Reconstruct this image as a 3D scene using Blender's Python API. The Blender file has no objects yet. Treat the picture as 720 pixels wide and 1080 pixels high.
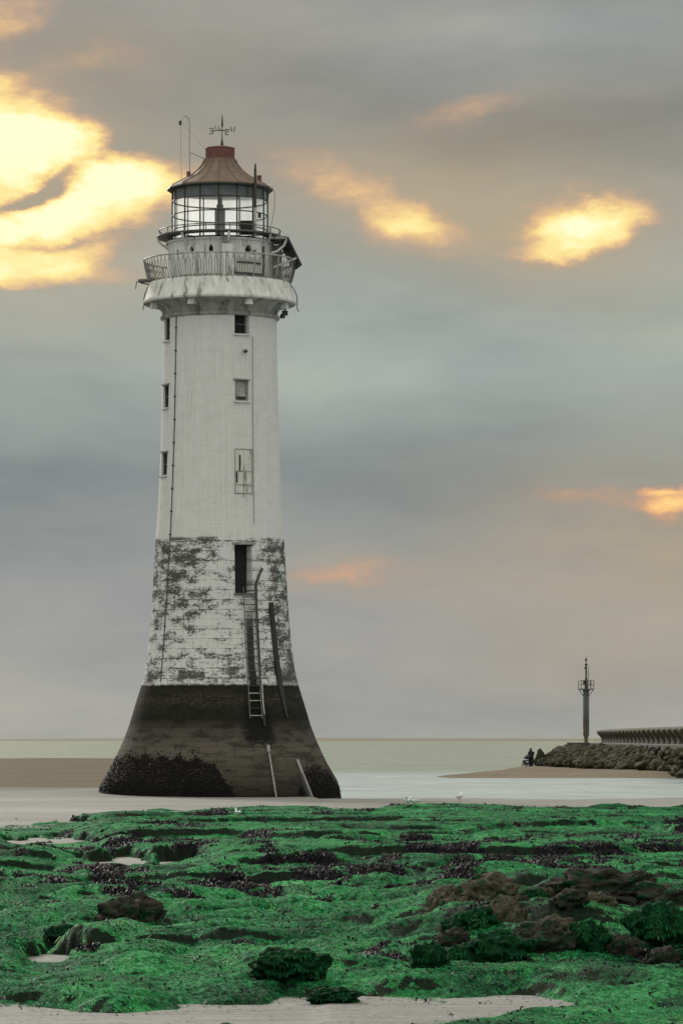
import bpy, bmesh, math, random
import numpy as np
from mathutils import Vector, Matrix, noise as mnoise
R = math.radians
PI = math.pi
random.seed(7)
rng = np.random.default_rng(11)
scene = bpy.context.scene
col = scene.collection
F = 4000.0           # focal length of the photograph, in its own pixels
CH = 2.5             # camera height above the beach
HZ = 778.0           # row of the horizon


def at(px, py, Y):
    """point that the photograph shows at (px, py), at distance Y"""
    return Vector(((px - 360) / F * Y, Y, CH + (HZ - py) / F * Y))


# ------------------------------------------------------------------ helpers
class MB:
    def __init__(self):
        self.v = []
        self.f = []

    def add(self, vs, fs):
        o = len(self.v)
        self.v.extend([tuple(p) for p in vs])
        self.f.extend([tuple(i + o for i in f) for f in fs])
        return self

    def box(self, c, s, rot=None, taper=1.0):
        pts = []
        for dz in (-1, 1):
            k = taper if dz > 0 else 1.0
            for dx, dy in ((-1, -1), (1, -1), (1, 1), (-1, 1)):
                pts.append(Vector((dx * s[0] / 2 * k, dy * s[1] / 2 * k, dz * s[2] / 2)))
        if rot is not None:
            pts = [rot @ p for p in pts]
        c = Vector(c)
        return self.add([p + c for p in pts],
                        [(3, 2, 1, 0), (4, 5, 6, 7), (0, 1, 5, 4), (1, 2, 6, 5), (2, 3, 7, 6), (3, 0, 4, 7)])

    def tube(self, pts, r, n=6, closed=False, caps=True):
        pts = [Vector(p) for p in pts]
        m = len(pts)
        rs = r if isinstance(r, (list, tuple)) else [r] * m
        vs, fs = [], []
        prev = None
        for i, p in enumerate(pts):
            if closed:
                t = pts[(i + 1) % m] - pts[i - 1]
            else:
                t = pts[min(i + 1, m - 1)] - pts[max(i - 1, 0)]
            t.normalize()
            if prev is None:
                a = Vector((0, 0, 1)) if abs(t.z) < 0.9 else Vector((1, 0, 0))
                u = t.cross(a).normalized()
            else:
                u = (prev - t * prev.dot(t)).normalized()
            prev = u
            w = t.cross(u)
            for k in range(n):
                a = 2 * PI * k / n
                vs.append(p + (u * math.cos(a) + w * math.sin(a)) * rs[i])
        for i in range(m if closed else m - 1):
            j = (i + 1) % m
            for k in range(n):
                k2 = (k + 1) % n
                fs.append((i * n + k, i * n + k2, j * n + k2, j * n + k))
        if caps and not closed:
            fs.append(tuple(range(n - 1, -1, -1)))
            fs.append(tuple((m - 1) * n + k for k in range(n)))
        return self.add(vs, fs)

    def lathe(self, prof, n=48, cap=True, c=(0, 0, 0), th0=0.0):
        vs, fs = [], []
        m = len(prof)
        for r, z in prof:
            for k in range(n):
                a = th0 + 2 * PI * k / n
                vs.append((c[0] + r * math.sin(a), c[1] - r * math.cos(a), c[2] + z))
        for i in range(m - 1):
            for k in range(n):
                k2 = (k + 1) % n
                fs.append((i * n + k, i * n + k2, (i + 1) * n + k2, (i + 1) * n + k))
        if cap:
            fs.append(tuple(range(n - 1, -1, -1)))
            fs.append(tuple((m - 1) * n + k for k in range(n)))
        return self.add(vs, fs)

    def build(self, name, mat=None, parent=None, sharp=35, loc=None):
        me = bpy.data.meshes.new(name)
        me.from_pydata(self.v, [], self.f)
        me.update()
        if mat:
            me.materials.append(mat)
        me.polygons.foreach_set('use_smooth', [True] * len(me.polygons))
        if sharp is not None:
            me.set_sharp_from_angle(angle=R(sharp))
        return link(name, me, parent, loc)


def link(name, data, parent=None, loc=None):
    o = bpy.data.objects.new(name, data)
    col.objects.link(o)
    if parent:
        o.parent = parent
    if loc is not None:
        o.location = loc
    return o


def tag(o, label=None, cat=None, group=None, kind=None):
    if label:
        o['label'] = label
    if cat:
        o['category'] = cat
    if group:
        o['group'] = group
    if kind:
        o['kind'] = kind
    return o


def empty(name, loc, label, cat, group=None, rz=0):
    o = link(name, None)
    o.location = loc
    o.rotation_euler = (0, 0, rz)
    return tag(o, label, cat, group)


def np_mesh(name, verts, faces, mat, attrs=None, smooth=True, parent=None):
    """verts (n,3), faces (m,k) arrays"""
    me = bpy.data.meshes.new(name)
    n, (m, k) = len(verts), faces.shape
    me.vertices.add(n)
    me.vertices.foreach_set('co', np.ascontiguousarray(verts, dtype=np.float32).ravel())
    me.loops.add(m * k)
    me.loops.foreach_set('vertex_index', np.ascontiguousarray(faces, dtype=np.int32).ravel())
    me.polygons.add(m)
    me.polygons.foreach_set('loop_start', np.arange(0, m * k, k, dtype=np.int32))
    if smooth:
        me.polygons.foreach_set('use_smooth', np.ones(m, dtype=bool))
    me.update(calc_edges=True)
    for an, av in (attrs or {}).items():
        a = me.attributes.new(an, 'FLOAT', 'POINT')
        a.data.foreach_set('value', np.ascontiguousarray(av, dtype=np.float32).ravel())
    me.materials.append(mat)
    return link(name, me, parent)


# ------------------------------------------------------------------ numpy noise
_perm = np.random.default_rng(5).permutation(256)
_perm = np.concatenate([_perm, _perm, _perm])
_ga = np.random.default_rng(6).random(256) * 2 * PI
_gx, _gy = np.cos(_ga), np.sin(_ga)


def perlin(x, y, seed=0):
    x = np.asarray(x, dtype=float) + seed * 17.31
    y = np.asarray(y, dtype=float) + seed * 9.77
    xi = np.floor(x).astype(int)
    yi = np.floor(y).astype(int)
    xf, yf = x - xi, y - yi
    u = xf * xf * xf * (xf * (xf * 6 - 15) + 10)
    v = yf * yf * yf * (yf * (yf * 6 - 15) + 10)

    def g(ix, iy, dx, dy):
        h = _perm[_perm[ix & 255] + (iy & 255)]
        return _gx[h] * dx + _gy[h] * dy
    a = g(xi, yi, xf, yf)
    b = g(xi + 1, yi, xf - 1, yf)
    c = g(xi, yi + 1, xf, yf - 1)
    d = g(xi + 1, yi + 1, xf - 1, yf - 1)
    return ((a + (b - a) * u) + ((c + (d - c) * u) - (a + (b - a) * u)) * v) * 1.4


def fbm(x, y, oct=4, seed=0, gain=0.5):
    s, a = 0, 1.0
    for o in range(oct):
        s = s + a * perlin(x * 2 ** o, y * 2 ** o, seed + o)
        a *= gain
    return s


def sstep(a, b, x):
    t = np.clip((x - a) / (b - a), 0, 1)
    return t * t * (3 - 2 * t)


# ------------------------------------------------------------------ node helpers
class NT:
    def __init__(self, tree):
        self.t = tree
        self.n = tree.nodes
        self.l = tree.links

    def node(self, typ, **kw):
        n = self.n.new(typ)
        for k, v in kw.items():
            setattr(n, k, v)
        return n

    def put(self, sock, val):
        if hasattr(val, 'is_output') or isinstance(val, bpy.types.NodeSocket):
            self.l.new(val, sock)
        else:
            sock.default_value = val

    def math(self, op, a, b=None, c=None, clamp=False):
        n = self.node('ShaderNodeMath', operation=op, use_clamp=clamp)
        self.put(n.inputs[0], a)
        if b is not None:
            self.put(n.inputs[1], b)
        if c is not None:
            self.put(n.inputs[2], c)
        return n.outputs[0]

    def smooth(self, x, a, b, to0=0.0, to1=1.0):
        n = self.node('ShaderNodeMapRange', interpolation_type='SMOOTHSTEP')
        self.put(n.inputs['Value'], x)
        n.inputs['From Min'].default_value = a
        n.inputs['From Max'].default_value = b
        n.inputs['To Min'].default_value = to0
        n.inputs['To Max'].default_value = to1
        return n.outputs['Result']

    def noise(self, vec, scale, detail=4, rough=0.5, dist=0.0, out='Fac'):
        n = self.node('ShaderNodeTexNoise')
        if vec is not None:
            self.put(n.inputs['Vector'], vec)
        n.inputs['Scale'].default_value = scale
        n.inputs['Detail'].default_value = detail
        n.inputs['Roughness'].default_value = rough
        n.inputs['Distortion'].default_value = dist
        return n.outputs[out]

    def mapping(self, vec, scale=(1, 1, 1), loc=(0, 0, 0), rot=(0, 0, 0), typ='POINT'):
        n = self.node('ShaderNodeMapping', vector_type=typ)
        self.put(n.inputs['Vector'], vec)
        n.inputs['Location'].default_value = loc
        n.inputs['Rotation'].default_value = rot
        n.inputs['Scale'].default_value = scale
        return n.outputs[0]

    def ramp(self, fac, stops, interp='LINEAR'):
        n = self.node('ShaderNodeValToRGB')
        cr = n.color_ramp
        cr.interpolation = interp
        while len(cr.elements) < len(stops):
            cr.elements.new(0.5)
        for e, (p, c) in zip(cr.elements, stops):
            e.position = p
            e.color = (*c, 1) if len(c) == 3 else c
        self.put(n.inputs[0], fac)
        return n.outputs[0]

    def mix(self, fac, a, b, blend='MIX'):
        n = self.node('ShaderNodeMix', data_type='RGBA', blend_type=blend)
        self.put(n.inputs[0], fac)
        self.put(n.inputs[6], a if not isinstance(a, tuple) else (*a[:3], 1))
        self.put(n.inputs[7], b if not isinstance(b, tuple) else (*b[:3], 1))
        return n.outputs[2]

    def bump(self, h, strength, dist, normal=None):
        n = self.node('ShaderNodeBump')
        n.inputs['Strength'].default_value = strength
        n.inputs['Distance'].default_value = dist
        self.put(n.inputs['Height'], h)
        if normal is not None:
            self.put(n.inputs['Normal'], normal)
        return n.outputs[0]

    def xyz(self, vec):
        n = self.node('ShaderNodeSeparateXYZ')
        self.put(n.inputs[0], vec)
        return n.outputs

    def comb(self, x, y, z=0.0):
        n = self.node('ShaderNodeCombineXYZ')
        for s, v in zip(n.inputs, (x, y, z)):
            self.put(s, v)
        return n.outputs[0]


def new_mat(name):
    m = bpy.data.materials.new(name)
    m.use_nodes = True
    t = NT(m.node_tree)
    b = m.node_tree.nodes['Principled BSDF']
    return m, t, b


def obj_coord(t):
    return t.node('ShaderNodeTexCoord').outputs['Object']


def simple(name, c, rough=0.6, metal=0.0, var=0.25, scale=6.0, bump=0.15, spec=0.4, stretch=(1, 1, 1), dirt=None):
    m, t, b = new_mat(name)
    v = t.mapping(obj_coord(t), scale=stretch)
    n = t.noise(v, scale, 6, 0.6)
    lo = tuple(x * (1 - var) for x in c)
    hi = tuple(min(1, x * (1 + var)) for x in c)
    cc = t.ramp(n, [(0.3, lo), (0.7, hi)])
    if dirt:
        d = t.noise(v, scale * 0.6, 8, 0.7)
        cc = t.mix(t.smooth(d, 0.52, 0.66), cc, dirt)
    t.put(b.inputs['Base Color'], cc)
    b.inputs['Roughness'].default_value = rough
    b.inputs['Metallic'].default_value = metal
    b.inputs['Specular IOR Level'].default_value = spec
    if bump:
        t.put(b.inputs['Normal'], t.bump(t.noise(v, scale * 4, 5, 0.6), bump, 0.02))
    return m


# ------------------------------------------------------------------ camera
cam_d = bpy.data.cameras.new('camera')
cam = link('camera', cam_d)
cam.location = (0, 0, CH)
cam.rotation_euler = (R(90), 0, 0)
cam_d.sensor_fit = 'VERTICAL'
cam_d.sensor_height = 24
cam_d.lens = 24 * F / 1080
cam_d.shift_y = (HZ - 540) / 1080
cam_d.clip_start = 0.5
cam_d.clip_end = 80000
scene.camera = cam

# ------------------------------------------------------------------ sky
SUN_AZ, SUN_EL = R(-23), R(23.0)
world = bpy.data.worlds.new('World')
scene.world = world
world.use_nodes = True
t = NT(world.node_tree)
bg0 = t.n['Background']
outw = t.n['World Output']
gen = t.node('ShaderNodeTexCoord').outputs['Generated']
gx, gy, gz = t.xyz(gen)
az = t.math('ARCTAN2', gx, gy)
el = t.math('ARCSINE', gz)
U = t.math('MULTIPLY', az, F)
V = t.math('MULTIPLY', el, F)
uv = t.comb(U, V)
# slow cloud bands, long in azimuth
warp = t.noise(t.mapping(uv, scale=(1 / 240, 1 / 110, 1)), 1.0, 5, 0.55, out='Color')
wv = t.node('ShaderNodeVectorMath', operation='MULTIPLY_ADD')
t.put(wv.inputs[0], warp)
wv.inputs[1].default_value = (90, 60, 0)
wv.inputs[2].default_value = (-45, -30, 0)
warp2 = t.noise(t.mapping(uv, scale=(1 / 60, 1 / 34, 1)), 1.0, 6, 0.6, out='Color')
wv2 = t.node('ShaderNodeVectorMath', operation='MULTIPLY_ADD')
t.put(wv2.inputs[0], warp2)
wv2.inputs[1].default_value = (56, 36, 0)
wv2.inputs[2].default_value = (-28, -18, 0)
add1 = t.node('ShaderNodeVectorMath', operation='ADD')
t.put(add1.inputs[0], uv)
t.put(add1.inputs[1], wv.outputs[0])
add2 = t.node('ShaderNodeVectorMath', operation='ADD')
t.put(add2.inputs[0], add1.outputs[0])
t.put(add2.inputs[1], wv2.outputs[0])
uvs = add1.outputs[0]     # soft warp
uvw = add2.outputs[0]     # detailed warp


def blob(px, py, ra, rb, rot, amp, src=None):
    m = t.mapping(src or uvw, loc=(px - 360, HZ - py, 0), rot=(0, 0, R(rot)), scale=(ra, rb, 1), typ='TEXTURE')
    d = t.node('ShaderNodeVectorMath', operation='DOT_PRODUCT')
    t.put(d.inputs[0], m)
    t.put(d.inputs[1], m)
    e = t.math('POWER', 2.71828, t.math('MULTIPLY', d.outputs['Value'], -1.0))
    return t.math('MULTIPLY', e, amp)


def total(lst):
    s = lst[0]
    for b in lst[1:]:
        s = t.math('ADD', s, b)
    return s


hot = total([
    blob(-10, 150, 95, 42, -14, 0.82), blob(70, 165, 95, 20, -24, 0.55), blob(112, 208, 100, 28, 8, 0.68),
    blob(20, 240, 100, 22, 6, 0.5), blob(30, 285, 100, 22, 2, 0.62), blob(-90, 220, 100, 120, 0, 0.5), blob(45, 215, 120, 70, -8, 0.22, uvs), blob(115, 168, 75, 15, -26, 0.42),
    blob(66, 190, 74, 11, 25, -0.78), blob(12, 218, 60, 9, 18, -0.42), blob(40, 258, 90, 6, 6, -0.22), blob(150, 266, 60, 12, 18, -0.35),
    blob(60, 325, 150, 16, 0, -0.6, uvs),
    blob(10, 30, 60, 26, 20, 0.34), blob(110, 72, 70, 20, 10, 0.22), blob(-5, 95, 30, 10, 0, 0.3),
    blob(614, 240, 57, 23, 9, 0.82), blob(578, 256, 42, 16, 5, 0.36), blob(650, 230, 34, 16, 5, 0.22),
    blob(445, 242, 60, 30, -6, 0.32), blob(362, 202, 100, 26, -24, 0.37), blob(428, 238, 30, 12, 10, 0.12),
    blob(500, 128, 80, 20, 16, 0.28),
    blob(365, 603, 75, 15, 2, 0.28), blob(718, 528, 28, 20, 0, 0.50), blob(705, 511, 26, 5, 5, 0.38),
    blob(640, 523, 100, 13, -3, 0.22), blob(600, 560, 200, 50, 0, 0.04, uvs), blob(390, 726, 100, 14, 0, 0.06),
])
warm = total([
    blob(20, 205, 190, 120, -10, 1.0, uvs), blob(420, 215, 160, 60, -14, 0.85, uvs), blob(615, 240, 130, 70, 0, 0.85, uvs),
    blob(690, 580, 220, 110, 0, 0.85, uvs), blob(560, 140, 200, 40, 10, 0.25, uvs), blob(100, 60, 190, 50, 0, 0.4, uvs),
    blob(640, 700, 200, 40, 0, 0.25, uvs), blob(360, 605, 120, 25, 0, 0.4, uvs),
])
texn = t.noise(t.mapping(uv, scale=(1 / 70, 1 / 26, 1), rot=(0, 0, R(-6))), 1.0, 7, 0.6)
texf = t.noise(t.mapping(uvw, scale=(1 / 34, 1 / 15, 1), rot=(0, 0, R(8))), 1.0, 6, 0.62)
hot = t.math('MULTIPLY', hot, t.math('ADD', t.math('MULTIPLY_ADD', texn, 0.9, 0.16), t.math('MULTIPLY', texf, 0.84)))
# the grey cloud deck, by elevation
Vn = t.math('DIVIDE', V, 1000)
deck = t.ramp(t.math('MULTIPLY_ADD', Vn, 0.9, 0.05), [
    (0.00, (0.312, 0.314, 0.296)), (0.06, (0.332, 0.332, 0.316)), (0.18, (0.288, 0.294, 0.296)), (0.30, (0.232, 0.264, 0.268)),
    (0.40, (0.308, 0.348, 0.330)), (0.50, (0.312, 0.342, 0.318)), (0.60, (0.258, 0.268, 0.252)), (0.72, (0.262, 0.272, 0.268)), (0.85, (0.296, 0.292, 0.256)),
    (1.0, (0.33, 0.32, 0.28))])
big = t.noise(t.mapping(uvs, scale=(1 / 420, 1 / 130, 1), rot=(0, 0, R(-8))), 1.0, 6, 0.55)
deck = t.mix(1.0, deck, t.ramp(big, [(0.28, (0.76, 0.79, 0.83)), (0.5, (0.99, 0.99, 0.98)), (0.72, (1.20, 1.16, 1.06))]), 'MULTIPLY')
dark = total([blob(620, 150, 140, 46, 4, 0.26), blob(330, 90, 150, 40, -14, 0.16), blob(480, 175, 90, 24, -8, 0.15), blob(120, 100, 110, 30, -22, 0.12),
              blob(470, 500, 230, 60, 4, 0.10), blob(640, 320, 160, 26, 0, 0.08), blob(60, 520, 200, 60, 0, 0.08), blob(560, 40, 120, 22, 4, -0.12), blob(420, 400, 220, 40, 3, -0.08)])
dks = t.node('ShaderNodeVectorMath', operation='SCALE')
t.put(dks.inputs[0], deck)
t.put(dks.inputs['Scale'], t.math('SUBTRACT', 1.03, t.math('MULTIPLY', dark, t.math('MULTIPLY_ADD', texn, 1.2, 0.4))))
deck = dks.outputs[0]
deck = t.mix(t.math('MULTIPLY', t.math('MULTIPLY', warm, t.math('ADD', texn, 0.5)), 0.66, clamp=True), deck, (0.45, 0.355, 0.225))
glow = t.ramp(hot, [(0.10, (0.42, 0.28, 0.20)), (0.28, (0.80, 0.45, 0.24)), (0.42, (0.95, 0.60, 0.26)), (0.56, (0.98, 0.74, 0.29)),
                    (0.74, (1.0, 0.84, 0.38)), (1.0, (1.0, 0.93, 0.58))])
glow = t.mix(t.smooth(V, 420, 300), glow, (1.0, 0.80, 0.76), 'MULTIPLY')
gsc = t.node('ShaderNodeVectorMath', operation='SCALE')
t.put(gsc.inputs[0], glow)
t.put(gsc.inputs['Scale'], t.smooth(hot, 0.5, 1.4, 0.95, 1.06))
skyc = t.mix(t.smooth(hot, 0.02, 0.68), deck, gsc.outputs[0])
# overcast brightens higher up; behind the camera it is lifted as added fill
up = t.smooth(el, R(13), R(70), 1.0, 2.3)
back = t.smooth(gy, 0.75, -0.6, 1.0, 2.3)
lift = t.math('MULTIPLY', up, back)
fin = t.node('ShaderNodeVectorMath', operation='SCALE')
t.put(fin.inputs[0], skyc)
t.put(fin.inputs['Scale'], t.math('MINIMUM', lift, 4.0))
bgc = t.node('ShaderNodeBackground')
t.put(bgc.inputs['Color'], fin.outputs[0])
bgc.inputs['Strength'].default_value = 1.1
nish = t.node('ShaderNodeTexSky', sky_type='NISHITA')
nish.sun_disc = False
nish.sun_elevation = SUN_EL
nish.sun_rotation = SUN_AZ    # same bearing as the lamp
nish.dust_density = 3.0
t.put(bg0.inputs['Color'], nish.outputs[0])
bg0.inputs['Strength'].default_value = 0.05
mixw = t.node('ShaderNodeMixShader')
mixw.inputs[0].default_value = 0.985
t.l.new(bg0.outputs[0], mixw.inputs[1])
t.l.new(bgc.outputs[0], mixw.inputs[2])
t.l.new(mixw.outputs[0], outw.inputs['Surface'])

sun_d = bpy.data.lights.new('sun', 'SUN')
sun_d.energy = 2.4
sun_d.angle = R(12)
sun_d.color = (1.0, 0.95, 0.87)
sun = link('sun', sun_d)
sdir = Vector((math.sin(SUN_AZ) * math.cos(SUN_EL), math.cos(SUN_AZ) * math.cos(SUN_EL), math.sin(SUN_EL)))
sun.rotation_euler = (-sdir).to_track_quat('-Z', 'Y').to_euler()
sun.location = (-30, 300, 80)

# ------------------------------------------------------------------ materials
# sand
m_sand, t, b = new_mat('wet_sand')
oc = obj_coord(t)
n1 = t.noise(t.mapping(oc, scale=(0.05, 0.12, 1)), 1.0, 6, 0.6)
n2 = t.noise(oc, 9.0, 6, 0.65)
x_, y_, z_ = t.xyz(oc)
far = t.smooth(y_, 172, 205)
near_c = t.ramp(n1, [(0.3, (0.165, 0.170, 0.168)), (0.5, (0.225, 0.228, 0.222)), (0.7, (0.30, 0.300, 0.288))])
far_c = t.ramp(n1, [(0.3, (0.090, 0.072, 0.046)), (0.7, (0.150, 0.122, 0.082))])
far_c = t.mix(t.smooth(x_, -4, 10), far_c, t.ramp(n1, [(0.3, (0.14, 0.112, 0.078)), (0.7, (0.215, 0.176, 0.128))]))
c = t.mix(far, near_c, far_c)
c = t.mix(t.math('MULTIPLY', t.smooth(n2, 0.35, 0.7), 0.35), c, (0.085, 0.078, 0.066))
t.put(b.inputs['Base Color'], c)
wet = t.smooth(t.noise(t.mapping(oc, scale=(0.06, 0.16, 1), loc=(3, 1, 0)), 1.0, 5, 0.6), 0.42, 0.62)
t.put(b.inputs['Roughness'], t.math('MULTIPLY_ADD', t.math('MULTIPLY', wet, t.smooth(y_, 175, 150)), -0.38, 0.72))
t.put(b.inputs['Specular IOR Level'], t.smooth(y_, 178, 152, 0.03, 0.30))
rip = t.noise(t.mapping(oc, scale=(0.55, 2.2, 1), rot=(0, 0, R(6))), 1.6, 5, 0.6, 0.8)
h = t.math('MULTIPLY_ADD', rip, 1.6, t.math('MULTIPLY', n2, 0.35))
c = t.mix(t.smooth(rip, 0.38, 0.58, 0.38, 0.0), c, (0.10, 0.098, 0.092))
gr = t.noise(oc, 60.0, 3, 0.7)
c = t.mix(t.smooth(gr, 0.58, 0.72, 0.0, 0.5), c, (0.05, 0.047, 0.042))
t.put(b.inputs['Base Color'], c)
t.put(b.inputs['Normal'], t.bump(h, 0.8, 0.05))

# water
m_water, t, b = new_mat('sea_water')
oc = obj_coord(t)
x_, y_, z_ = t.xyz(oc)
b.inputs['Base Color'].default_value = (0.21, 0.275, 0.265, 1)
b.inputs['Roughness'].default_value = 0.12
b.inputs['IOR'].default_value = 1.33
w1 = t.noise(t.mapping(oc, scale=(0.30, 0.6, 1)), 0.9, 5, 0.6)
w2 = t.noise(t.mapping(oc, scale=(0.5, 1.0, 1)), 4.0, 4, 0.6)
w3 = t.noise(t.mapping(oc, scale=(0.05, 0.055, 1)), 1.0, 6, 0.65)
w4 = t.noise(t.mapping(oc, scale=(0.25, 0.12, 1)), 1.0, 5, 0.7)
hh = t.math('ADD', t.math('MULTIPLY', w1, 1.0), t.math('MULTIPLY', w2, 0.3))
hh = t.math('MULTIPLY', hh, t.smooth(w3, 0.25, 0.75, 0.4, 1.3))
hh = t.math('ADD', hh, t.math('MULTIPLY', w4, 1.2))
shal = t.smooth(y_, 330, 262)
wc = t.mix(shal, t.ramp(w4, [(0.3, (0.15, 0.20, 0.15)), (0.7, (0.27, 0.315, 0.235))]), t.ramp(w4, [(0.3, (0.28, 0.36, 0.385)), (0.7, (0.48, 0.57, 0.60))]))
wc = t.mix(t.math('MULTIPLY', t.smooth(w3, 0.45, 0.62), 0.35), wc, (0.15, 0.16, 0.125))
t.put(b.inputs['Base Color'], wc)
t.put(b.inputs['Roughness'], t.smooth(w3, 0.3, 0.7, 0.10, 0.30))
t.put(b.inputs['Normal'], t.bump(hh, 1.0, 0.22))

# algae covered ground
m_shelf, t, b = new_mat('algae_rock')
oc = obj_coord(t)
at_m = t.node('ShaderNodeAttribute', attribute_name='moss').outputs['Fac']
at_w = t.node('ShaderNodeAttribute', attribute_name='weed').outputs['Fac']
n1 = t.noise(t.mapping(oc, scale=(1.0, 0.6, 1)), 0.9, 6, 0.6)
n2 = t.noise(t.mapping(oc, scale=(5.0, 1.6, 3.0), rot=(0, 0, R(25))), 4.0, 6, 0.7, 0.6)
n3 = t.noise(oc, 14.0, 5, 0.7)
green = t.ramp(t.math('MULTIPLY_ADD', n2, 0.55, t.math('MULTIPLY', n1, 0.5)), [
    (0.40, (0.003, 0.020, 0.010)), (0.49, (0.007, 0.070, 0.026)), (0.57, (0.020, 0.190, 0.060)), (0.72, (0.07, 0.36, 0.12))])
rock = t.ramp(n3, [(0.3, (0.004, 0.010, 0.007)), (0.6, (0.012, 0.022, 0.013)), (0.8, (0.06, 0.055, 0.04))])  # near-black rock, also carries the painted shade of the ledge risers
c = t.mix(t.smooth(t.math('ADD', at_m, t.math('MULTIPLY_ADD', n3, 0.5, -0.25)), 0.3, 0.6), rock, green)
c = t.mix(t.smooth(t.math('ADD', at_w, t.math('MULTIPLY_ADD', n3, 0.4, -0.2)), 0.45, 0.65), c, (0.012, 0.011, 0.014))
t.put(b.inputs['Base Color'], c)
t.put(b.inputs['Roughness'], t.smooth(n3, 0.3, 0.7, 0.6, 0.85))
b.inputs['Specular IOR Level'].default_value = 0.03
t.put(b.inputs['Normal'], t.bump(t.math('ADD', n2, t.math('MULTIPLY', n3, 0.4)), 0.8, 0.05))


def leaf_mat(name, stops, rough, transl, spec=0.05):
    m, t, b = new_mat(name)
    a = t.node('ShaderNodeAttribute', attribute_name='tone').outputs['Fac']
    c = t.ramp(a, stops)
    t.put(b.inputs['Base Color'], c)
    b.inputs['Roughness'].default_value = rough
    b.inputs['Specular IOR Level'].default_value = spec
    if transl:
        tr = t.node('ShaderNodeBsdfTranslucent')
        t.put(tr.inputs['Color'], c)
        mx = t.node('ShaderNodeMixShader')
        mx.inputs[0].default_value = transl
        t.l.new(b.outputs[0], mx.inputs[1])
        t.l.new(tr.outputs[0], mx.inputs[2])
        t.l.new(mx.outputs[0], t.n['Material Output'].inputs['Surface'])
    return m


m_alga = leaf_mat('green_algae', [(0.0, (0.003, 0.018, 0.010)), (0.20, (0.006, 0.060, 0.022)), (0.42, (0.022, 0.215, 0.066)), (0.66, (0.065, 0.40, 0.125)), (0.90, (0.18, 0.54, 0.20)), (1.0, (0.48, 0.66, 0.42))], 0.5, 0.25)  # palest stop paints highlight specks into the fronds
m_alga_dark = leaf_mat('dark_algae', [(0.0, (0.004, 0.025, 0.012)), (0.5, (0.009, 0.09, 0.03)), (0.85, (0.025, 0.19, 0.055)), (1.0, (0.08, 0.30, 0.09))], 0.5, 0.2)
m_wrack = leaf_mat('dark_wrack', [(0.0, (0.003, 0.003, 0.005)), (0.75, (0.010, 0.008, 0.012)), (0.93, (0.03, 0.022, 0.026)), (1.0, (0.10, 0.09, 0.10))], 0.55, 0.0, 0.05)


def boulder_mat(name, lo, hi, moss):
    m, t, b = new_mat(name)
    oc = obj_coord(t)
    n = t.noise(oc, 5.0, 8, 0.65)
    n2 = t.noise(oc, 2.0, 5, 0.6)
    c = t.ramp(n, [(0.3, lo), (0.7, hi)])
    nz = t.xyz(t.node('ShaderNodeNewGeometry').outputs['Normal'])[2]
    if moss > 0:
        g = t.ramp(n, [(0.32, (0.003, 0.014, 0.008)), (0.52, (0.006, 0.050, 0.020)), (0.70, (0.018, 0.13, 0.042))])
        c = t.mix(t.smooth(t.math('ADD', n2, moss - 0.5), 0.42, 0.58), c, g)
    t.put(b.inputs['Base Color'], c)
    b.inputs['Roughness'].default_value = 0.75
    b.inputs['Specular IOR Level'].default_value = 0.05
    t.put(b.inputs['Normal'], t.bump(t.math('ADD', n, t.math('MULTIPLY', t.noise(oc, 22, 5, 0.7), 0.4)), 1.0, 0.10))
    return m


m_bould = boulder_mat('brown_rock', (0.026, 0.023, 0.018), (0.225, 0.195, 0.150), 0.42)
m_bdark = boulder_mat('dark_rock', (0.012, 0.0115, 0.010), (0.088, 0.082, 0.070), 0.44)
m_bmoss = boulder_mat('mossy_rock', (0.014, 0.014, 0.010), (0.06, 0.05, 0.032), 0.66)
m_arm = boulder_mat('armour_rock', (0.022, 0.021, 0.014), (0.115, 0.102, 0.070), 0)
m_armg = boulder_mat('armour_rock_weedy', (0.014, 0.017, 0.011), (0.062, 0.062, 0.043), 0)

# lighthouse tower
SC = 165 / F


def ZY(py):
    return CH + (HZ - py) * SC


m_tower, t, b = new_mat('tower_paint')
oc = obj_coord(t)
x_, y_, z_ = t.xyz(oc)
th = t.math('ARCTAN2', x_, t.math('MULTIPLY', y_, -1))
tv = t.comb(t.math('MULTIPLY', th, 3.2), z_)
n_f = t.noise(t.mapping(tv, scale=(1, 1.6, 1)), 7.0, 9, 0.82)
n_m = t.noise(t.mapping(tv, scale=(0.8, 2.0, 1)), 1.3, 6, 0.65)
streak = t.noise(t.mapping(tv, scale=(3.5, 0.16, 1)), 1.6, 6, 0.6)
paint = t.ramp(streak, [(0.3, (0.52, 0.53, 0.535)), (0.5, (0.57, 0.58, 0.585)), (0.7, (0.61, 0.62, 0.62))])
paint = t.mix(t.math('MULTIPLY', t.smooth(n_f, 0.45, 0.70), 0.45), paint, (0.33, 0.33, 0.32))
# patches of repainting
paint = t.mix(t.math('MULTIPLY', t.smooth(n_m, 0.45, 0.6), 0.22), paint, (0.42, 0.42, 0.41))
paint = t.mix(t.math('MULTIPLY', t.smooth(streak, 0.60, 0.70), t.smooth(n_f, 0.35, 0.6, 0.0, 0.45)), paint, (0.22, 0.21, 0.20))
# masonry courses
bk = t.node('ShaderNodeTexBrick')
t.put(bk.inputs['Vector'], t.mapping(tv, scale=(1, 1, 1)))
bk.inputs['Scale'].default_value = 1.0
bk.inputs['Brick Width'].default_value = 1.1
bk.inputs['Row Height'].default_value = 0.42
bk.inputs['Mortar Size'].default_value = 0.02
bk.inputs['Mortar Smooth'].default_value = 0.6
bk.inputs['Color1'].default_value = (0.35, 0.35, 0.35, 1)
bk.inputs['Color2'].default_value = (0.65, 0.65, 0.65, 1)
bk.inputs['Mortar'].default_value = (1, 1, 1, 1)
bfac = bk.outputs['Fac']
bcol = t.xyz(bk.outputs['Color'])[0]
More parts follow.
